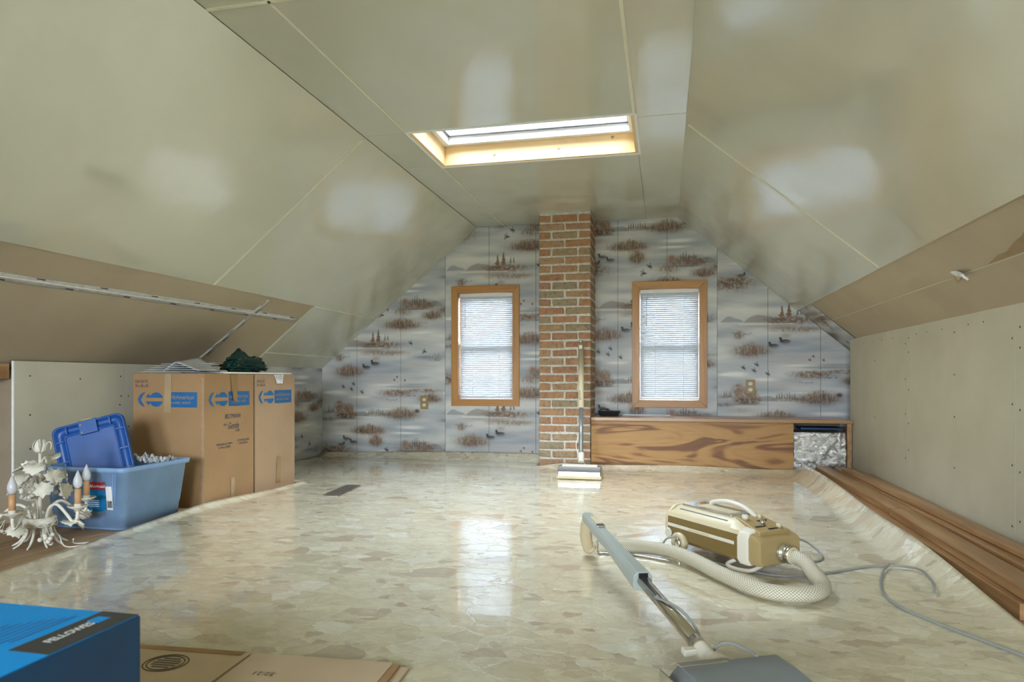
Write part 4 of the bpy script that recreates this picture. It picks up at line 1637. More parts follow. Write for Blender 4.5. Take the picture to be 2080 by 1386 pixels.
def bagf(u, v):
    th, ph = u * 2 * PI, v * PI
    r = Vector((math.sin(ph) * math.cos(th), math.sin(ph) * math.sin(th), -math.cos(ph)))
    n1 = abs(noise.noise(r * 2.1 + Vector((3, 1, 2)))) * 0.55 + abs(noise.noise(r * 5.0)) * 0.25 + abs(noise.noise(r * 11)) * 0.10
    k = 0.72 + n1
    x, y, z = r.x * 0.105 * k, r.y * 0.20 * k, r.z * 0.055 * k
    if r.z > 0.2:
        z += 0.062 * math.exp(-((y + 0.055) / 0.045) ** 2 - (x / 0.05) ** 2)
        z += 0.020 * math.exp(-((y - 0.10) / 0.06) ** 2)
    return x, y, max(z + 0.040, 0.0)


bg_.sheet(72, 40, bagf)
bag = bg_.build('trash_bag', 'bag')
bag.location = (-2.62, 3.88, BZ + 0.0135)
tag(bag, 'crumpled dark green plastic bag on top of the farther carton', 'bag')

# ---------------------------------------------------------------- storage tote and its lid
to = thing('storage_tote', 'translucent blue plastic storage tote in front of the cartons', 'storage bin', (-2.640, 2.875, -0.005))


def rrect(hx, hy, r, n=5):
    out = []
    for cx, cy, a0 in ((hx - r, -hy + r, -PI / 2), (hx - r, hy - r, 0), (-hx + r, hy - r, PI / 2), (-hx + r, -hy + r, PI)):
        for i in range(n + 1):
            q = a0 + PI / 2 * i / n
            out.append((cx + r * math.cos(q), cy + r * math.sin(q)))
    return out


def ring(hx, hy, r, z):
    return [(x, y, z) for x, y in rrect(hx, hy, r)]


hx, hy = 0.195, 0.190
rings = [ring(hx * .96, hy * .96, .03, 0.0), ring(hx, hy, .035, 0.008), ring(hx + .006, hy + .006, .035, 0.080), ring(hx + .012, hy + .012, .035, 0.082), ring(hx + .032, hy + .030, .035, 0.272),
         ring(hx + .045, hy + .043, .04, 0.274), ring(hx + .048, hy + .046, .04, 0.295), ring(hx + .030, hy + .028, .035, 0.297), ring(hx + .028, hy + .026, .035, 0.270), ring(hx + .003, hy + .003, .033, 0.012)]
MB().loft(rings).build('tote_body', 'tote', to)
for s in (-1, 1):     # moulded corner ribs on the viewer's side
    for dx in (0, 0.012):
        MB().tube([(s * (hx - 0.03 - dx), -hy - 0.012, 0.09), (s * (hx - 0.012 - dx), -hy - 0.029, 0.268)], 0.0022, 6).build('rib', 'tote', to)
yl = -hy - 0.0135


def tl(u, v, d_=0.0):     # front face of the tote, slightly leaning
    z = 0.10 + v
    return Vector((0.0 + u, -hy - 0.0145 - (z - 0.082) * 0.095 - d_, z))


MB().sheet(4, 4, lambda a, b: tl(0.02 + 0.105 * a, 0.0 + 0.098 * b - 0.012 * math.sin(PI * a) * (1 - b), 0.001)).build('label_blue', 'cyan_print', to)
MB().sheet(4, 2, lambda a, b: tl(0.02 + 0.105 * a, 0.092 + 0.036 * b, 0.0014)).build('label_red', 'red_print', to)
text('Rubbermaid', 0.021, lambda u, v: tl(0.024 + u, 0.103 + v, 0.0022), 'white_print', to, 'lettering', bold=0.0004)
MB().sheet(2, 4, lambda a, b: tl(0.128 + 0.034 * a, 0.0 + 0.11 * b, 0.001)).build('label_white', 'white_print', to)
q = MB()
for i in range(9):
    q.sheet(1, 1, lambda a, b: tl(0.132 + 0.003 * i + (0.0012 + 0.0006 * (i % 3)) * a, 0.01 + 0.032 * b, 0.0018))
q.build('barcode', 'black_print', to)
q = MB()
for i in range(4):
    q.sheet(1, 1, lambda a, b: tl(0.028 + 0.06 * a, 0.040 - 0.009 * i + 0.003 * b, 0.0016))
q.build('label_lines', 'white_print', to)

th0 = math.atan(310 / 1387)
rt, fw_ = Vector((math.cos(th0), math.sin(th0), 0)), Vector((-math.sin(th0), math.cos(th0), 0))
lid = thing('tote_lid', 'royal blue tote lid standing on end inside the tote', 'lid', tuple(rt * -2.005 + fw_ * 3.345 + Vector((0, 0, 0.150))))
# lid frame: origin bottom centre; Aa across, Bb up its length, Nn toward the viewer
Aa = (rt * 0.945 + fw_ * 0.20 + Vector((0, 0, 0.255))).normalized()
Bb = rt * -0.26 + fw_ * 0.12 + Vector((0, 0, 0.95))
Bb = (Bb - Aa * Bb.dot(Aa)).normalized()
Nn = Aa.cross(Bb).normalized()
LM = Matrix((Aa, Bb, Nn)).transposed().to_4x4()


def lr(hw, h0, h1, r, z):
    cy, hh = (h0 + h1) / 2, (h1 - h0) / 2
    return [LM @ Vector((x, y + cy, z)) for x, y in rrect(hw, hh, r)]


W2, LH = 0.165, 0.36
MB().loft([lr(W2, 0, LH, .035, -0.012), lr(W2, 0, LH, .035, 0.010), lr(W2 - .008, .008, LH - .008, .03, 0.011), lr(W2 - .010, .010, LH - .010, .03, -0.004), lr(W2 - .045, .045, LH - .045, .015, -0.004),
           lr(W2 - .048, .048, LH - .048, .015, 0.008), lr(W2 - .054, .054, LH - .054, .012, 0.008), lr(W2 - .056, .056, LH - .056, .012, -0.002)]).build('lid_shell', 'lid', lid)
for s in (-1, 1):
    for k in range(3):
        MB().box((s * (W2 - .028) - .018, 0.08 + .10 * k, -0.004), (s * (W2 - .028) + .018, 0.086 + .10 * k, 0.008), LM).build('rib', 'lid', lid)
for xx in (-0.1, 0.1):
    MB().box((xx - .003, LH - .044, -0.004), (xx + .003, LH - .010, 0.008), LM).build('rib', 'lid', lid)
MB().box((-0.042, LH - .066, -0.002), (0.042, LH + 0.004, 0.013), LM).build('latch_housing', 'lid', lid, 0.003)
MB().box((-0.026, LH + 0.003, -0.006), (0.026, LH + 0.008, 0.008), LM).build('latch', 'yellow', lid, 0.001)
for xx in (-0.03,):
    for yy in (LH - .016, LH - .055):
        MB().tube([LM @ Vector((xx, yy, 0.013)), LM @ Vector((xx, yy, 0.016))], 0.005, 10).build('rivet', 'chrome', lid)

cl = MB()
cl.sheet(40, 26, lambda u, v: ((u - .5) * .20 + .018 * noise.noise((u * 9, v * 9, 8)), (v - .5) * .10 + .018 * noise.noise((u * 9, v * 9, 3)),
                               0.02 + 0.05 * abs(noise.noise((u * 6, v * 4, 0.5))) + 0.035 * abs(noise.noise((u * 15, v * 11, 2.5)))))
cl = cl.build('crumpled_wrap', 'bubble', solid=0.001)
cl.location = (-2.535, 2.99, 0.252)
tag(cl, 'crumpled clear wrap poking out of the blue tote', 'bubble wrap')
fill = MB().sheet(14, 14, lambda u, v: (-2.64 + (u - .5) * 0.375, 2.875 + (v - .5) * 0.365, 0.235 + 0.02 * noise.noise((u * 7, v * 7, 1)) if 0.03 < u < 0.97 else 0.20)).build('packed_wrap', 'bubble', solid=0.004)
fill.data.transform(Matrix.Translation((0, 0, -0.03)))
tag(fill, 'clear wrap filling the inside of the blue tote', 'bubble wrap')

# ---------------------------------------------------------------- chandelier
CHC = (-1.392, 2.530)          # placeholder, replaced below
th0 = math.atan(310 / 1387)
rt, fw_ = Vector((math.cos(th0), math.sin(th0), 0)), Vector((-math.sin(th0), math.cos(th0), 0))
cc = rt * -2.005 + fw_ * 2.90
cd_ = thing('chandelier', 'white metal leaf chandelier with candle bulbs standing on the bare boards', 'chandelier', (cc.x, cc.y, -0.005))
MB().tube([(0, 0, 0.07), (0, 0, 0.22), (0, 0, 0.395)], [0.008, 0.007, 0.006], 10).build('stem', 'enamel', cd_)
MB().lathe([(0.028, 0.075), (0.055, 0.082), (0.062, 0.10), (0.058, 0.118), (0.05, 0.12), (0.03, 0.105), (0.012, 0.10)], n=24).build('basket', 'enamel', cd_)
for k in range(4):
    MB().tube([(0.0615 * math.cos(q) * (1 - .02 * k), 0.0615 * math.sin(q) * (1 - .02 * k), 0.086 + 0.009 * k + 0.0035 * math.sin(q * 12 + PI * k)) for q in np.linspace(0, 2 * PI, 73)], 0.003, 5, caps=False).build('basket_weave', 'enamel', cd_)
for k in range(9):
    q = 2 * PI * k / 9 + 0.2
    c_, s_ = math.cos(q), math.sin(q)
    MB().tube(bez([(0.045 * c_, 0.045 * s_, 0.085), (0.052 * c_, 0.052 * s_, 0.05), (0.075 * c_, 0.075 * s_, 0.018), (0.10 * c_, 0.10 * s_, 0.003)], 5), [0.0055] * 10 + [0.0045] * 4 + [0.0038, 0.003], 7).build('foot_rib', 'enamel', cd_)


def leaf_mesh(s, seed):
    """lobed leaf with a folded midrib, lying in xy, stem at the origin"""
    r = random.Random(seed)
    lob = [(0, 0), (.22, .10), (.38, .02), (.44, .22), (.62, .26), (.52, .44), (.60, .62), (.40, .66), (.34, .84), (.16, .80), (0, 1.05)]
    P = lob + [(-x, y) for x, y in lob[-2:0:-1]]
    vs = [(x * s * r.uniform(.9, 1.1), y * s, (0.22 * abs(x) + 0.10 * math.sin(y * 4 + seed) + r.uniform(-.03, .03)) * s) for x, y in P]
    vs.append((0, 0.45 * s, -0.06 * s))
    n = len(P)
    q = MB()
    q.add(vs, [(n, i, (i + 1) % n) for i in range(n)], True)
    return q


for k in range(15):
    q = k * 2.399 + 0.5
    lev = k / 14
    z = 0.375 - 0.135 * lev + 0.012 * math.sin(k * 5)
    rad = 0.02 + 0.055 * lev + 0.015 * (k % 3)
    tl_ = math.radians(-82 + 62 * ((k * 7) % 5) / 5 + (95 if k % 8 == 3 else 0))
    mt = Matrix.Translation((rad * math.cos(q), rad * math.sin(q), z)) @ Matrix.Rotation(q - PI / 2, 4, 'Z') @ Matrix.Rotation(tl_, 4, 'X')
    lf = leaf_mesh(0.058 + 0.020 * ((k * 3) % 4) / 4, k)
    lf.v = [tuple(mt @ Vector(p)) for p in lf.v]
    lo = lf.build('leaf', 'enamel', cd_, solid=0.0022)
    MB().tube([(0, 0, z - 0.05), (rad * .5 * math.cos(q), rad * .5 * math.sin(q), z - 0.012), (rad * math.cos(q), rad * math.sin(q), z)], 0.0022, 5).build('leaf_stem', 'enamel', lo)
for k in range(5):                 # tulip at the top
    q = 2 * PI * k / 5
    MB().sheet(4, 6, lambda u, v: ((0.008 + 0.018 * math.sin(PI * (0.15 + 0.75 * v))) * math.cos(q + (u - .5) * 1.25 * (1 - v * 0.75)), (0.008 + 0.018 * math.sin(PI * (0.15 + 0.75 * v))) * math.sin(q + (u - .5) * 1.25 * (1 - v * 0.75)), 0.392 + 0.055 * v)).build('petal', 'enamel', cd_, solid=0.002)
MB().tube(bez([(0.012, 0, .40), (0.03, 0.01, .435), (0.045, 0.012, .43), (0.042, 0.012, .405)], 5), 0.0018, 5).build('hook', 'enamel', cd_)


def berries(c_, n, parent, up):
    top_ = Vector(c_) + Vector(up)
    cl_ = MB()
    for i in range(n):
        p = Vector(c_) + Vector((random.uniform(-.026, .026), random.uniform(-.026, .026), random.uniform(-.028, .014)))
        cl_.ball(p, 0.0095, 6)
        cl_.tube([p, top_], 0.0013, 4)
    cl_.build('berry_cluster', 'enamel', parent)


toc = lambda a, b: (rt * a + fw_ * b)
for a_, b_, z, n in ((-0.035, -0.07, .255, 7), (0.015, -0.075, .245, 7), (0.085, -0.075, .045, 9), (-0.15, -0.06, .06, 8), (0.07, 0.05, .22, 6), (-0.09, 0.06, .21, 6)):
    v_ = toc(a_, b_)
    berries((v_.x, v_.y, z), n, cd_, (-v_.x * 0.25, -v_.y * 0.25, 0.055))

for k in range(5):
    q = math.radians(-84 + 72 * k)
    d_ = toc(math.cos(q), math.sin(q))
    R = 0.19
    P = lambda r_, z: (d_.x * r_, d_.y * r_, z)
    arm = MB().tube(bez([P(0.03, .10), P(0.045, .155), P(0.085, .175), P(0.135, .135), P(0.165, .105), P(R - .005, .118), P(R, .165)], 6), 0.0065, 8).build('arm', 'enamel', cd_)
    MB().lathe([(0.006, 0.150), (0.012, 0.158), (0.030, 0.166), (0.038, 0.172), (0.039, 0.175), (0.028, 0.171), (0.014, 0.170), (0.014, 0.182), (0.011, 0.183)],
               Matrix.Translation((d_.x * R, d_.y * R, 0)), 18).build('candle_cup', 'enamel', arm)
    MB().tube([P(R, .178), P(R, .246)], 0.0125, 14).build('candle_sleeve', 'candle', arm)
    MB().lathe([(0.007, 0.246), (0.014, 0.254), (0.0178, 0.268), (0.016, 0.285), (0.010, 0.301), (0.005, 0.313), (0.0012, 0.322)], Matrix.Translation((d_.x * R, d_.y * R, 0)), 16).build('bulb', 'bulb', arm)
    for j in range(2):
        mt = Matrix.Translation(P(0.148 + .025 * j, .118)) @ Matrix.Rotation(math.atan2(d_.y, d_.x) - PI / 2 + (0.9 if j else -0.7), 4, 'Z') @ Matrix.Rotation(-0.5 - 0.5 * j, 4, 'X')
        lf = leaf_mesh(0.058, 40 + k * 2 + j)
        lf.v = [tuple(mt @ Vector(p)) for p in lf.v]
        lf.build('arm_leaf', 'enamel', arm, solid=0.0022)
v_ = toc(0.10, -0.03)
v2 = toc(0.14, -0.05)
v3 = toc(0.20, -0.02)
v4 = toc(0.21, 0.03)
v5 = toc(0.15, 0.0)
MB().tube(bez([(v_.x, v_.y, .05), (v2.x, v2.y, .006), (v3.x, v3.y, .004), (v4.x, v4.y, .004), (v5.x, v5.y, .006), (v2.x + .01, v2.y + .03, .03)], 8), 0.003, 6).build('lamp_cord', 'cord_w', cd_)

# ---------------------------------------------------------------- long salvaged boards beside the right wall
defs = [  # x centre, y0, y1, width, thickness, z base, yaw, label
    (1.040, 2.26, 5.08, 0.060, 0.050, -0.004, -0.001, 'dark salvaged board lying next to the curled linoleum edge'),
    (1.138, 2.22, 5.05, 0.120, 0.040, -0.004, 0.000, 'broad salvaged board at the bottom middle of the pile'),
    (1.264, 2.05, 5.20, 0.122, 0.045, -0.004, 0.000, 'bottom salvaged board lying against the drywall'),
    (1.098, 3.62, 5.18, 0.100, 0.035, 0.047, 0.010, 'short salvaged board farther away on top of the pile, ending mid pile'),
    (1.090, 2.28, 3.585, 0.100, 0.035, 0.047, -0.014, 'short salvaged board nearer the viewer on top of the pile'),
    (1.208, 2.12, 5.12, 0.105, 0.038, 0.043, 0.001, 'long salvaged board on the second layer close to the drywall'),
    (1.296, 2.02, 4.85, 0.058, 0.034, 0.043, -0.003, 'narrow salvaged board on edge of the pile touching the drywall'),
    (1.215, 2.42, 4.95, 0.072, 0.020, 0.083, 0.018, 'thin salvaged strip lying on the very top of the pile'),
]
for x, y0, y1, wd, tk, z, yaw, lab in defs:
    q = MB()
    hw, hl = wd / 2, (y1 - y0) / 2
    pr = [(-hw, 0), (hw, 0), (hw, tk * 0.8), (hw * 0.75, tk), (-hw, tk)]
    q.prism(pr, lambda u, v, d2: (u, d2, v), -hl, hl)
    o = q.build('salvaged_board', 'board_wood', bevel=0.0025)
    o.location = (x, (y0 + y1) / 2, z)
    o.rotation_euler = (0, 0, yaw)
    tag(o, lab, 'board', 'salvaged boards along the right wall')

# ---------------------------------------------------------------- stick sweeper against the chimney
sw = thing('carpet_sweeper', 'stick floor sweeper with chrome head leaning against the brick chimney', 'sweeper', (-0.580, 4.80, 0.0))
pr = [(-0.085, 0.008), (0.085, 0.008), (0.085, 0.045), (0.055, 0.075), (0.02, 0.090), (-0.035, 0.090), (-0.062, 0.066), (-0.085, 0.052)]
MB().prism(pr, lambda u, v, d2: (d2, u, v), -0.150, 0.150).build('head_housing', 'satin', sw, 0.006)
MB().prism([(-0.088, 0.004), (0.09, 0.004), (0.09, 0.034), (-0.088, 0.028)], lambda u, v, d2: (d2, u, v), -0.155, 0.155).build('bumper', 'vac_cream', sw, 0.005)
MB().prism([(-0.040, 0.083), (0.018, 0.088), (0.012, 0.098), (-0.040, 0.096)], lambda u, v, d2: (d2, u, v), -0.125, 0.125).build('head_cap', 'vac_white', sw, 0.004)
b0, b1 = Vector((0.005, 0.01, 0.11)), Vector((-0.060, 0.545, 0.995))
P = lambda t: b0.lerp(b1, t)
MB().tube([P(0), P(0.07)], 0.022, 14).build('neck', 'vac_white', sw)
MB().tube([P(0.06), P(0.43)], 0.0155, 14).build('tube', 'grey_tube', sw)
MB().tube([P(0.42), P(0.985)], 0.021, 14, flat=0.85).build('handle_sleeve', 'vac_cream', sw)
MB().tube([P(0.985), P(1.0)], 0.017, 12).build('handle_cap', 'chrome', sw)
MB().box((-0.014, -0.028, 0), (0.014, -0.015, 0.03), Matrix.Translation(P(0.93))).build('latch', 'vac_white', sw, 0.002)
dl = (b1 - b0).normalized()
text('Electro', 0.028, lambda u, v: P(0.48) + dl * u + Vector((v * 0.8 - 0.012, 0, 0)) + Vector((0, -0.0200, 0.0118)), 'print_grey', sw, 'lettering')
MB().tube(bez([P(0.19) + Vector((-.02, 0, 0)), P(0.13) + Vector((-.035, -.01, 0)), P(0.05) + Vector((-.02, .0, 0)), P(0.02) + Vector((0.0, .03, 0)), (0.05, 0.04, 0.06), (0.085, 0.08, 0.02)], 8), 0.0032, 6).build('cord', 'cord_w', sw)

# ---------------------------------------------------------------- canister vacuum
VC = (0.240, 2.790, 0.0)
ang = math.atan2(-0.78, 0.626)
vac = thing('canister_vacuum', 'gold-brown canister vacuum with woven hose and steel wand lying on the linoleum', 'vacuum cleaner', VC, ang)


def vsec(x, sc=1.0, zc=0.095, k=1.0):
    pr = [(-.095, .036), (.095, .036), (.105, .05), (.106, .130), (.098, .148), (.070, .172), (.055, .178), (-.055, .178), (-.070, .172), (-.098, .148), (-.106, .130), (-.105, .05)]
    return [(x, y * sc, zc + (z - zc) * sc) for y, z in pr]


low = lambda x, e=0: [(x, y, z) for y, z in ((-.094 - e, .036 - e), (.094 + e, .036 - e), (.105 + e, .050), (.1065 + e, .092), (.1055 + e, .134), (-.1055 - e, .134), (-.1065 - e, .092), (-.105 - e, .050))]
MB().loft([low(-.232), low(.170)]).build('body_shell', 'vac_gold', vac, 0.003)
hi = lambda x, k=1.0: [(x, y, z) for y, z in ((-.1055, .134), (.1055, .134), (.098, .150), (.072 * k, .134 + .041 * k), (.055 * k, .134 + .046 * k), (-.055 * k, .134 + .046 * k), (-.072 * k, .134 + .041 * k), (-.098, .150))]
MB().loft([hi(-.232, .8), hi(-.205, 1.0), hi(.115, 1.0), hi(.178, .55)]).build('top_cover', 'vac_cream', vac, 0.002)
MB().loft([vsec(-.262, .80), vsec(-.254, .93), vsec(-.240, 1.0), vsec(-.230, 1.0)]).build('rear_bumper', 'vac_cream', vac)
col_ = lambda x, s, zt_: [(x, y * s, min(z, zt_) if z > .1 else 0.095 + (z - .095) * s) for y, z in [(-.098, .030), (.098, .030), (.112, .05), (.113, .128), (.104, .146), (.076, .170), (-.076, .170), (-.104, .146), (-.113, .128), (-.112, .05)]]
MB().loft([col_(.165, 1.0, .160), col_(.205, 1.0, .158), col_(.214, .97, .152)]).build('front_collar', 'vac_white', vac, 0.002)
MB().loft([col_(.205, .93, .150), col_(.245, .92, .136), col_(.262, .86, .124)]).build('front_cap', 'vac_tan', vac, 0.003)
cp = MB().hexa([(.105, -.062, .158), (.232, -.074, .130), (.232, .074, .130), (.105, .062, .158), (.105, -.060, .186), (.236, -.072, .152), (.236, .072, .152), (.105, .060, .186)]).build('control_panel', 'vac_tan', vac, 0.004)
pt = lambda x, y, h=0: Vector((x, y, .186 - (x - .105) * 0.2595 + h))
for x, y, r, mt in ((.128, -.035, .012, 'vac_white'), (.135, .03, .008, 'vac_cream'), (.178, .0, .009, 'chrome'), (.212, .045, .010, 'vac_cream')):
    MB().tube([pt(x, y, -.002), pt(x, y, .014)], r, 12).build('knob', mt, cp)
for x, y in ((.155, .02), (.195, -.03), (.218, .01)):
    MB().box((x - .004, y - .022, pt(x, y).z - .001), (x + .004, y + .022, pt(x, y).z + .0022)).build('switch_slot', 'black', cp)
pw = MB()
pw.loft([[(x, y, z) for x, y in ((-.195, -.060), (.085, -.060), (.085, .060), (-.195, .060))] for z in (.178, .186)], smooth=False)
pw.build('chrome_panel', 'chrome', vac, 0.003)
MB().box((-.185, -.0815, .150), (.085, -.0765, .170), Matrix.Translation((0, 0.0, 0)) @ Matrix.Rotation(0, 4, 'X')).build('side_trim', 'grey_tube', vac, 0.001)
MB().box((-.135, -.040, .186), (.055, .040, .1875)).build('inset_panel', 'vac_cream', vac)
for i in range(9):
    MB().box((-.100 + i * .019, -.0975, .140), (-.090 + i * .019, -.091, .149)).build('vent_slot', 'black', vac)
hp = bez([(-.12, .028, .186), (-.105, .028, .200), (-.03, .028, .214), (.05, .028, .208), (.10, .028, .190), (.12, .028, .176)], 6)
MB().tube(hp, 0.0125, 10, flat=0.7).build('carry_handle', 'vac_white', vac)
MB().box((-.225, -.1100, .095), (.145, -.1055, .107)).build('side_stripe', 'vac_white', vac, 0.001)
MB().box((-.10, -.1105, .097), (.02, -.1098, .105)).build('name_plate', 'vac_cream', vac)
for s in (-1, 1):
    wm = Matrix.Translation((-.150, s * .112, .040)) @ Matrix.Rotation(PI / 2, 4, 'X')
    wh = MB().lathe([(.006, -.014), (.036, -.014), (.040, -.010), (.040, .010), (.036, .014), (.022, .013), (.020, .006)], wm, 24).build('wheel', 'vac_cream', vac)
    MB().lathe([(.019, s * -.002), (.017, .008 * 1), (.010, .012), (.002, .014)], Matrix.Translation((-.150, s * .118, .040)) @ Matrix.Rotation(PI / 2 * (1 if s < 0 else -1), 4, 'X'), 18).build('hub_cap', 'chrome', wh)
MB().lathe([(.010, 0), (.020, 0), (.020, .006), (.015, .009), (.010, .004)], Matrix.Translation((-.222, -.106, .066)) @ Matrix.Rotation(PI / 2, 4, 'X'), 18).build('cord_port', 'vac_white', vac)
MB().tube(bez([(.12, -.075, .030), (.10, -.095, .012), (.14, -.105, .007), (.20, -.085, .010), (.215, -.05, .024), (.20, .0, .028)], 6), 0.008, 8).build('front_skid', 'vac_white', vac)
MB().lathe([(.022, .0), (.034, .0), (.034, .022), (.027, .024), (.027, .036), (.030, .037), (.030, .052), (.020, .053)], Matrix.Translation((.255, .010, .078)) @ Matrix.Rotation(PI / 2, 4, 'Y'), 24).build('hose_port', 'chrome', vac)
inv = (Matrix.Translation(VC) @ Matrix.Rotation(ang, 4, 'Z')).inverted()
W = lambda p: inv @ Vector(p)
tip = Matrix.Translation(VC) @ Matrix.Rotation(ang, 4, 'Z') @ Vector((.300, .010, .078))
hpts = [tuple(tip), (tip.x + .035, tip.y - .035, .068), (0.490, 2.475, .045), (0.500, 2.370, .030), (0.452, 2.285, .029), (0.370, 2.262, .029), (0.285, 2.305, .029), (0.19, 2.445, .030), (0.105, 2.595, .034), (0.03, 2.69, .036), (-0.06, 2.752, .032), (-0.16, 2.765, .030), (-0.262, 2.742, .034)]
MB().tube([W(p) for p in bez(hpts, 12)], 0.0255, 20, uv=True).build('hose', 'hose', vac)
t2 = W(tip)
MB().tube([t2 + Vector((-.012, 0, 0)), t2 + Vector((.012, 0, 0))], 0.029, 18).build('hose_cuff', 'vac_cream', vac)
# grip, wand sleeve, tube, elbow, power head
A, B_ = Vector((-.288, 2.625, .168)), Vector((.088, 1.662, .062))
Q = lambda t: A.lerp(B_, t)
MB().tube([W(p) for p in bez([(-0.285, 2.70, .028), (-.296, 2.69, .045), (-.300, 2.66, .10), (-.292, 2.635, .150)], 6)], [.030] * 4 + [.027] * 8 + [.025] * 6 + [.022], 14, flat=0.8).build('grip', 'vac_beige', vac)
dq = (B_ - A).normalized()
sd = dq.cross(Vector((0, 0, 1))).normalized()
up = sd.cross(dq)


def wsec(t, w_, h0, h1):
    p = Q(t)
    pr = [(-w_ * .8, -h0), (w_ * .8, -h0), (w_, -h0 * .5), (w_, h1 * .5), (w_ * .6, h1), (-w_ * .6, h1), (-w_, h1 * .5), (-w_, -h0 * .5)]
    return [W(p + sd * a + up * b) for a, b in pr]


hs = MB().loft([wsec(-.015, .018, .016, .014), wsec(.0, .021, .020, .018), wsec(.16, .022, .020, .020), wsec(.36, .023, .022, .020), wsec(.44, .025, .026, .024), wsec(.60, .029, .030, .028)]).build('wand_sleeve', 'vac_grey', vac, 0.002)
q = MB()
q.hexa([W(Q(t) + sd * a + up * b) for b in (.017, .024) for t, a in ((.06, -.008), (.06, .008), (.15, .010), (.15, -.010))])
q.build('slide_switch', 'vac_cream', hs, 0.002)
q = MB()
q.hexa([W(Q(t) + sd * a + up * b) for b in (.019, .027) for t, a in ((.155, -.014), (.155, .014), (.18, .014), (.18, -.014))])
q.build('switch_button', 'chrome', hs, 0.002)
q = MB()
q.hexa([W(Q(t) + sd * a + up * b) for b in (.006, .024) for t, a in ((.595, -.014), (.595, .014), (.6035, .014), (.6035, -.014))])
q.build('socket', 'black', hs)
MB().tube([W(Q(.58)), W(Q(.995))], 0.0175, 18).build('wand_tube', 'steel_tube', vac)
MB().tube([W(Q(.955)), W(Q(1.0))], 0.0195, 18).build('wand_ferrule', 'steel_tube', vac)
ed = Vector((0.128, 1.575, .060))
MB().tube([W(p) for p in bez([tuple(Q(.985)), tuple(Q(1.035)), (0.112, 1.610, .058), tuple(ed)], 6)], [.020] * 8 + [.022] * 6 + [.024] * 5, 14).build('elbow', 'vac_white', vac)
MB().hexa([W(Q(1.0) + sd * a + dq * b + up * c_) for c_ in (-.008, .008) for a, b in ((.018, -.008), (.050, -.012), (.050, .012), (.018, .008))]).build('release_tab', 'vac_white', vac, 0.003)
# power head, local frame: w along its width, f toward the viewer
wv = Vector((.217, .110, 0)).normalized()
fv = Vector((wv.y, -wv.x, 0))
hc = Vector((.150, 1.490, 0))


def nz(a, b, c_):
    return W(hc + wv * a + fv * b + Vector((0, 0, c_)))


def nsec(b, hw_, z0, z1, bev=.045):
    return [nz(-hw_, b, z0), nz(hw_, b, z0), nz(hw_, b, z0 + (z1 - z0) * .45), nz(hw_ - bev, b, z1), nz(-hw_ + bev, b, z1), nz(-hw_, b, z0 + (z1 - z0) * .45)]


ph = MB().loft([nsec(-.052, .150, .022, .088, .035), nsec(-.040, .158, .012, .100, .040), nsec(.030, .165, .010, .100, .05), nsec(.075, .168, .010, .074, .03), nsec(.125, .168, .012, .050, .02), nsec(.150, .160, .014, .034, .015)], smooth=False).build('power_head', 'nozzle', vac, 0.003)
for i in range(5):
    q = MB().hexa([nz(a, b, c_) for c_ in (.030, .095 - .008 * i) for a, b in ((-.160 + .007 * i, -.040), (-.157 + .007 * i, -.040), (-.157 + .007 * i, .022), (-.160 + .007 * i, .022))])
    q.build('grille_bar', 'chrome', ph)
MB().hexa([nz(a, b, c_) for c_ in (.0995, .102) for a, b in ((-.118, -.046), (-.010, -.046), (-.006, -.026), (-.118, -.026))]).build('head_trim', 'chrome', ph, 0.001)
MB().hexa([nz(a, b, c_) for c_ in (.008, .026) for a, b in ((-.172, -.05), (.172, -.05), (.172, .155), (-.172, .155))]).build('bumper_strip', 'black', ph, 0.004)
# thin cord spiralling round the wand
cp_ = []
for i in range(50):
    u = i / 49
    t = .735 + .265 * u
    ph_ = 0.6 + 3.6 * u
    r_ = .0205 + .006 * math.sin(u * PI)
    cp_.append(Q(t) + sd * (r_ * math.cos(ph_)) + up * (r_ * math.sin(ph_)))
cp_ += bez([tuple(cp_[-1]), (0.135, 1.66, .085), (0.180, 1.60, .095), (0.195, 1.555, .098)], 6)[1:]
MB().tube([W(p) for p in cp_], 0.0036, 7).build('head_cord', 'cord', vac)
MB().tube([W(p) for p in bez([(-.262, 2.735, .008), (-.16, 2.742, .006), (-.08, 2.715, .006), (0.0, 2.675, .006), (.02, 2.66, .008)], 8)], 0.004, 7).build('hose_wire', 'chrome', vac)
# mains cord
cr = [(W(p)) for p in bez([(0.055, 2.835, .066), (0.005, 2.835, .05), (-.005, 2.80, .015), (.06, 2.76, .005), (.16, 2.70, .005), (.26, 2.63, .005), (0.34, 2.575, .005), (0.43, 2.56, .005), (.567, 2.631, .005), (.729, 2.752, .005), (.79, 2.768, .007), (.845, 2.74, .016), (.872, 2.637, .032), (.862, 2.50, .030), (.846, 2.435, .008)], 10)]
MB().tube(cr, 0.0042, 8).build('mains_cord', 'cord', vac)
MB().tube([W(p) for p in bez([(.812, 2.772, .013), (.765, 2.68, .010), (.712, 2.52, .006), (.690, 2.38, .005), (.705, 2.27, .005), (.765, 2.145, .005), (.86, 1.985, .005), (.96, 1.80, .006)], 10)], 0.0042, 8).build('mains_cord', 'cord', vac)
MB().tube([W(p) for p in bez([(.462, 2.85, .075), (.545, 2.93, .05), (.600, 2.90, .012), (.585, 2.82, .005), (.53, 2.775, .005), (.45, 2.75, .005)], 8)], 0.0042, 8).build('rear_cord', 'cord', vac)

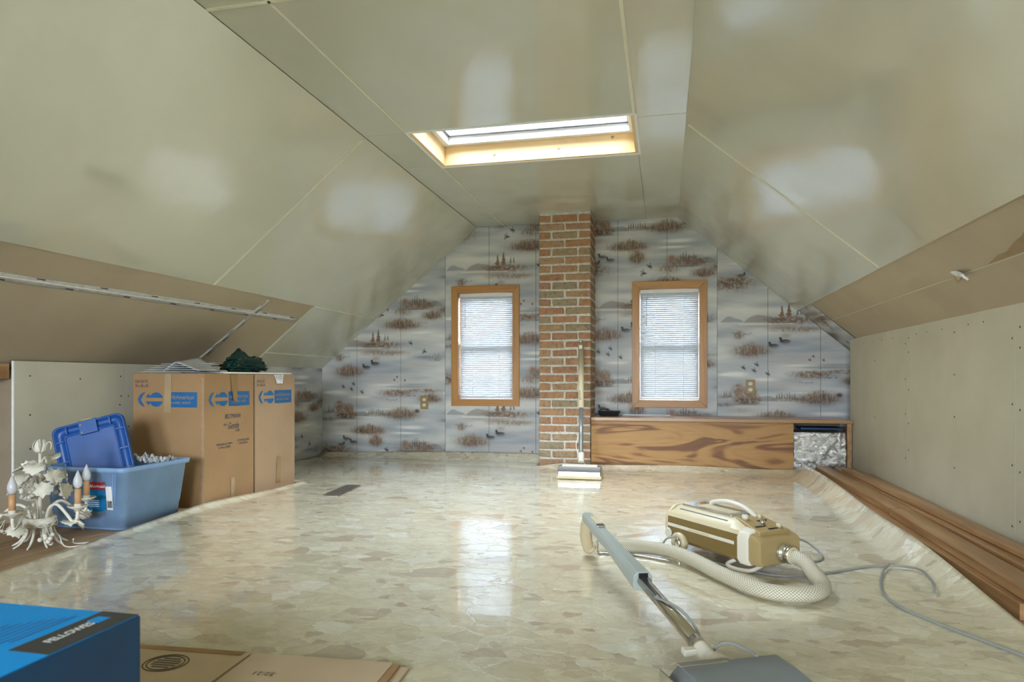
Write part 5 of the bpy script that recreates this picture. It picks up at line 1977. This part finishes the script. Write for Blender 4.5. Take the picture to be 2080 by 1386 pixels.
# ---------------------------------------------------------------- flattened carton on the floor
fc = thing('flattened_carton', 'flattened tan cardboard carton lying on the linoleum behind the blue box', 'cardboard', (-0.98, 1.30, 0.003), math.radians(3.2))
MB().box((-0.42, -0.45, 0), (-0.022, 0.232, 0.009)).build('carton_panel', 'card_flat', fc, 0.002)
MB().box((-0.42, 0.210, 0.0095), (-0.036, 0.233, 0.0105)).build('fold_crease', 'card', fc)
MB().box((-0.013, -0.45, 0), (0.352, 0.233, 0.010)).build('carton_panel', 'card_flat', fc, 0.002)
MB().box((-0.022, 0.02, 0), (-0.013, 0.225, 0.003)).build('slot', 'card_dark', fc)
MB().box((-0.022, -0.45, 0), (-0.013, 0.018, 0.009)).build('carton_hinge', 'card_flat', fc)
for i, (z, x1) in enumerate(((0.0, 0.395), (0.0065, 0.374))):
    MB().box((0.352 + 0.003, -0.45, z), (x1, 0.222 - .004 * i, z + 0.005)).build('under_flap', ['card_flat', 'card'][i], fc, 0.001)
MB().box((0.352, -0.45, 0), (0.357, 0.222, 0.008)).build('edge_gap', 'card_dark', fc)
q = MB()
for r in (0.052, 0.043):
    q.tube([(-0.190 + r * math.cos(a), 0.140 + r * 0.92 * math.sin(a), 0.0098) for a in np.linspace(0, 2 * PI, 41)], 0.0016, 4, caps=False)
for i in range(5):
    w_ = 0.034 * math.sqrt(max(0.05, 1 - ((i - 2) / 2.6) ** 2))
    q.box((-0.190 - w_, 0.140 - 0.026 + i * 0.012, 0.0092), (-0.190 + w_, 0.140 - 0.019 + i * 0.012, 0.0098))
q.build('printed_stamp', 'print_grey', fc)
flip = lambda x0, y0: (lambda u, v: Vector((x0 - u, y0 - v, 0.0112)))
text('32:21', 0.026, flip(0.105, 0.128), 'print_grey', fc, 'lettering')
text('QUALITY\nMADE IN', 0.022, lambda u, v: Vector((-0.275 - u, 0.128 - v, 0.0102)), 'print_grey', fc, 'lettering')

# ---------------------------------------------------------------- blue product box close to the viewer
bx = thing('product_box', 'bright blue product box with a black band, closest to the viewer', 'box', (-1.085, 0.76, 0.016))
Hh = 0.284
x1, y1, x0, y0 = 0.220, 0.231, -0.26, -0.30
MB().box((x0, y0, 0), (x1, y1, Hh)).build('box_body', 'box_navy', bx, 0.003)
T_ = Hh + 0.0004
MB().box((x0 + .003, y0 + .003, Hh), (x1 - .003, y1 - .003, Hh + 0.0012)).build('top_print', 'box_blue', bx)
MB().prism([(x1 - .003, y1 - .002), (x1 - .075, y1 - .002), (x1 - .075, y1 - .175), (x1 - .003, y1 - .175)][::-1], lambda u, v, d2: (u, v, d2), Hh + .0012, Hh + .0018).build('top_band', 'black_print', bx)
text('FELLOWES', 0.022, lambda u, v: Vector((x1 - .038 - v, y1 - .140 + u, Hh + .0024)), 'white_print', bx, 'lettering', bold=0.0007, sx=0.82)
MB().prism([(x1 - .060, y1 - .050), (x1 - .036, y1 - .050), (x1 - .036, y1 - .026), (x1 - .060, y1 - .026)], lambda u, v, d2: (u, v, d2), Hh + .0018, Hh + .0023).build('band_logo', 'box_blue', bx)
q = MB()
for i in range(7):
    xx = x1 - .10 - .012 * i
    L_ = .12 + .04 * ((i * 3) % 4)
    q.box((xx - .0025 - .002 * (i == 0), y1 - .03 - L_, Hh + .0012), (xx + .002, y1 - .03 - .01 * i, Hh + .0016))
q.build('fine_print', 'box_mid', bx)
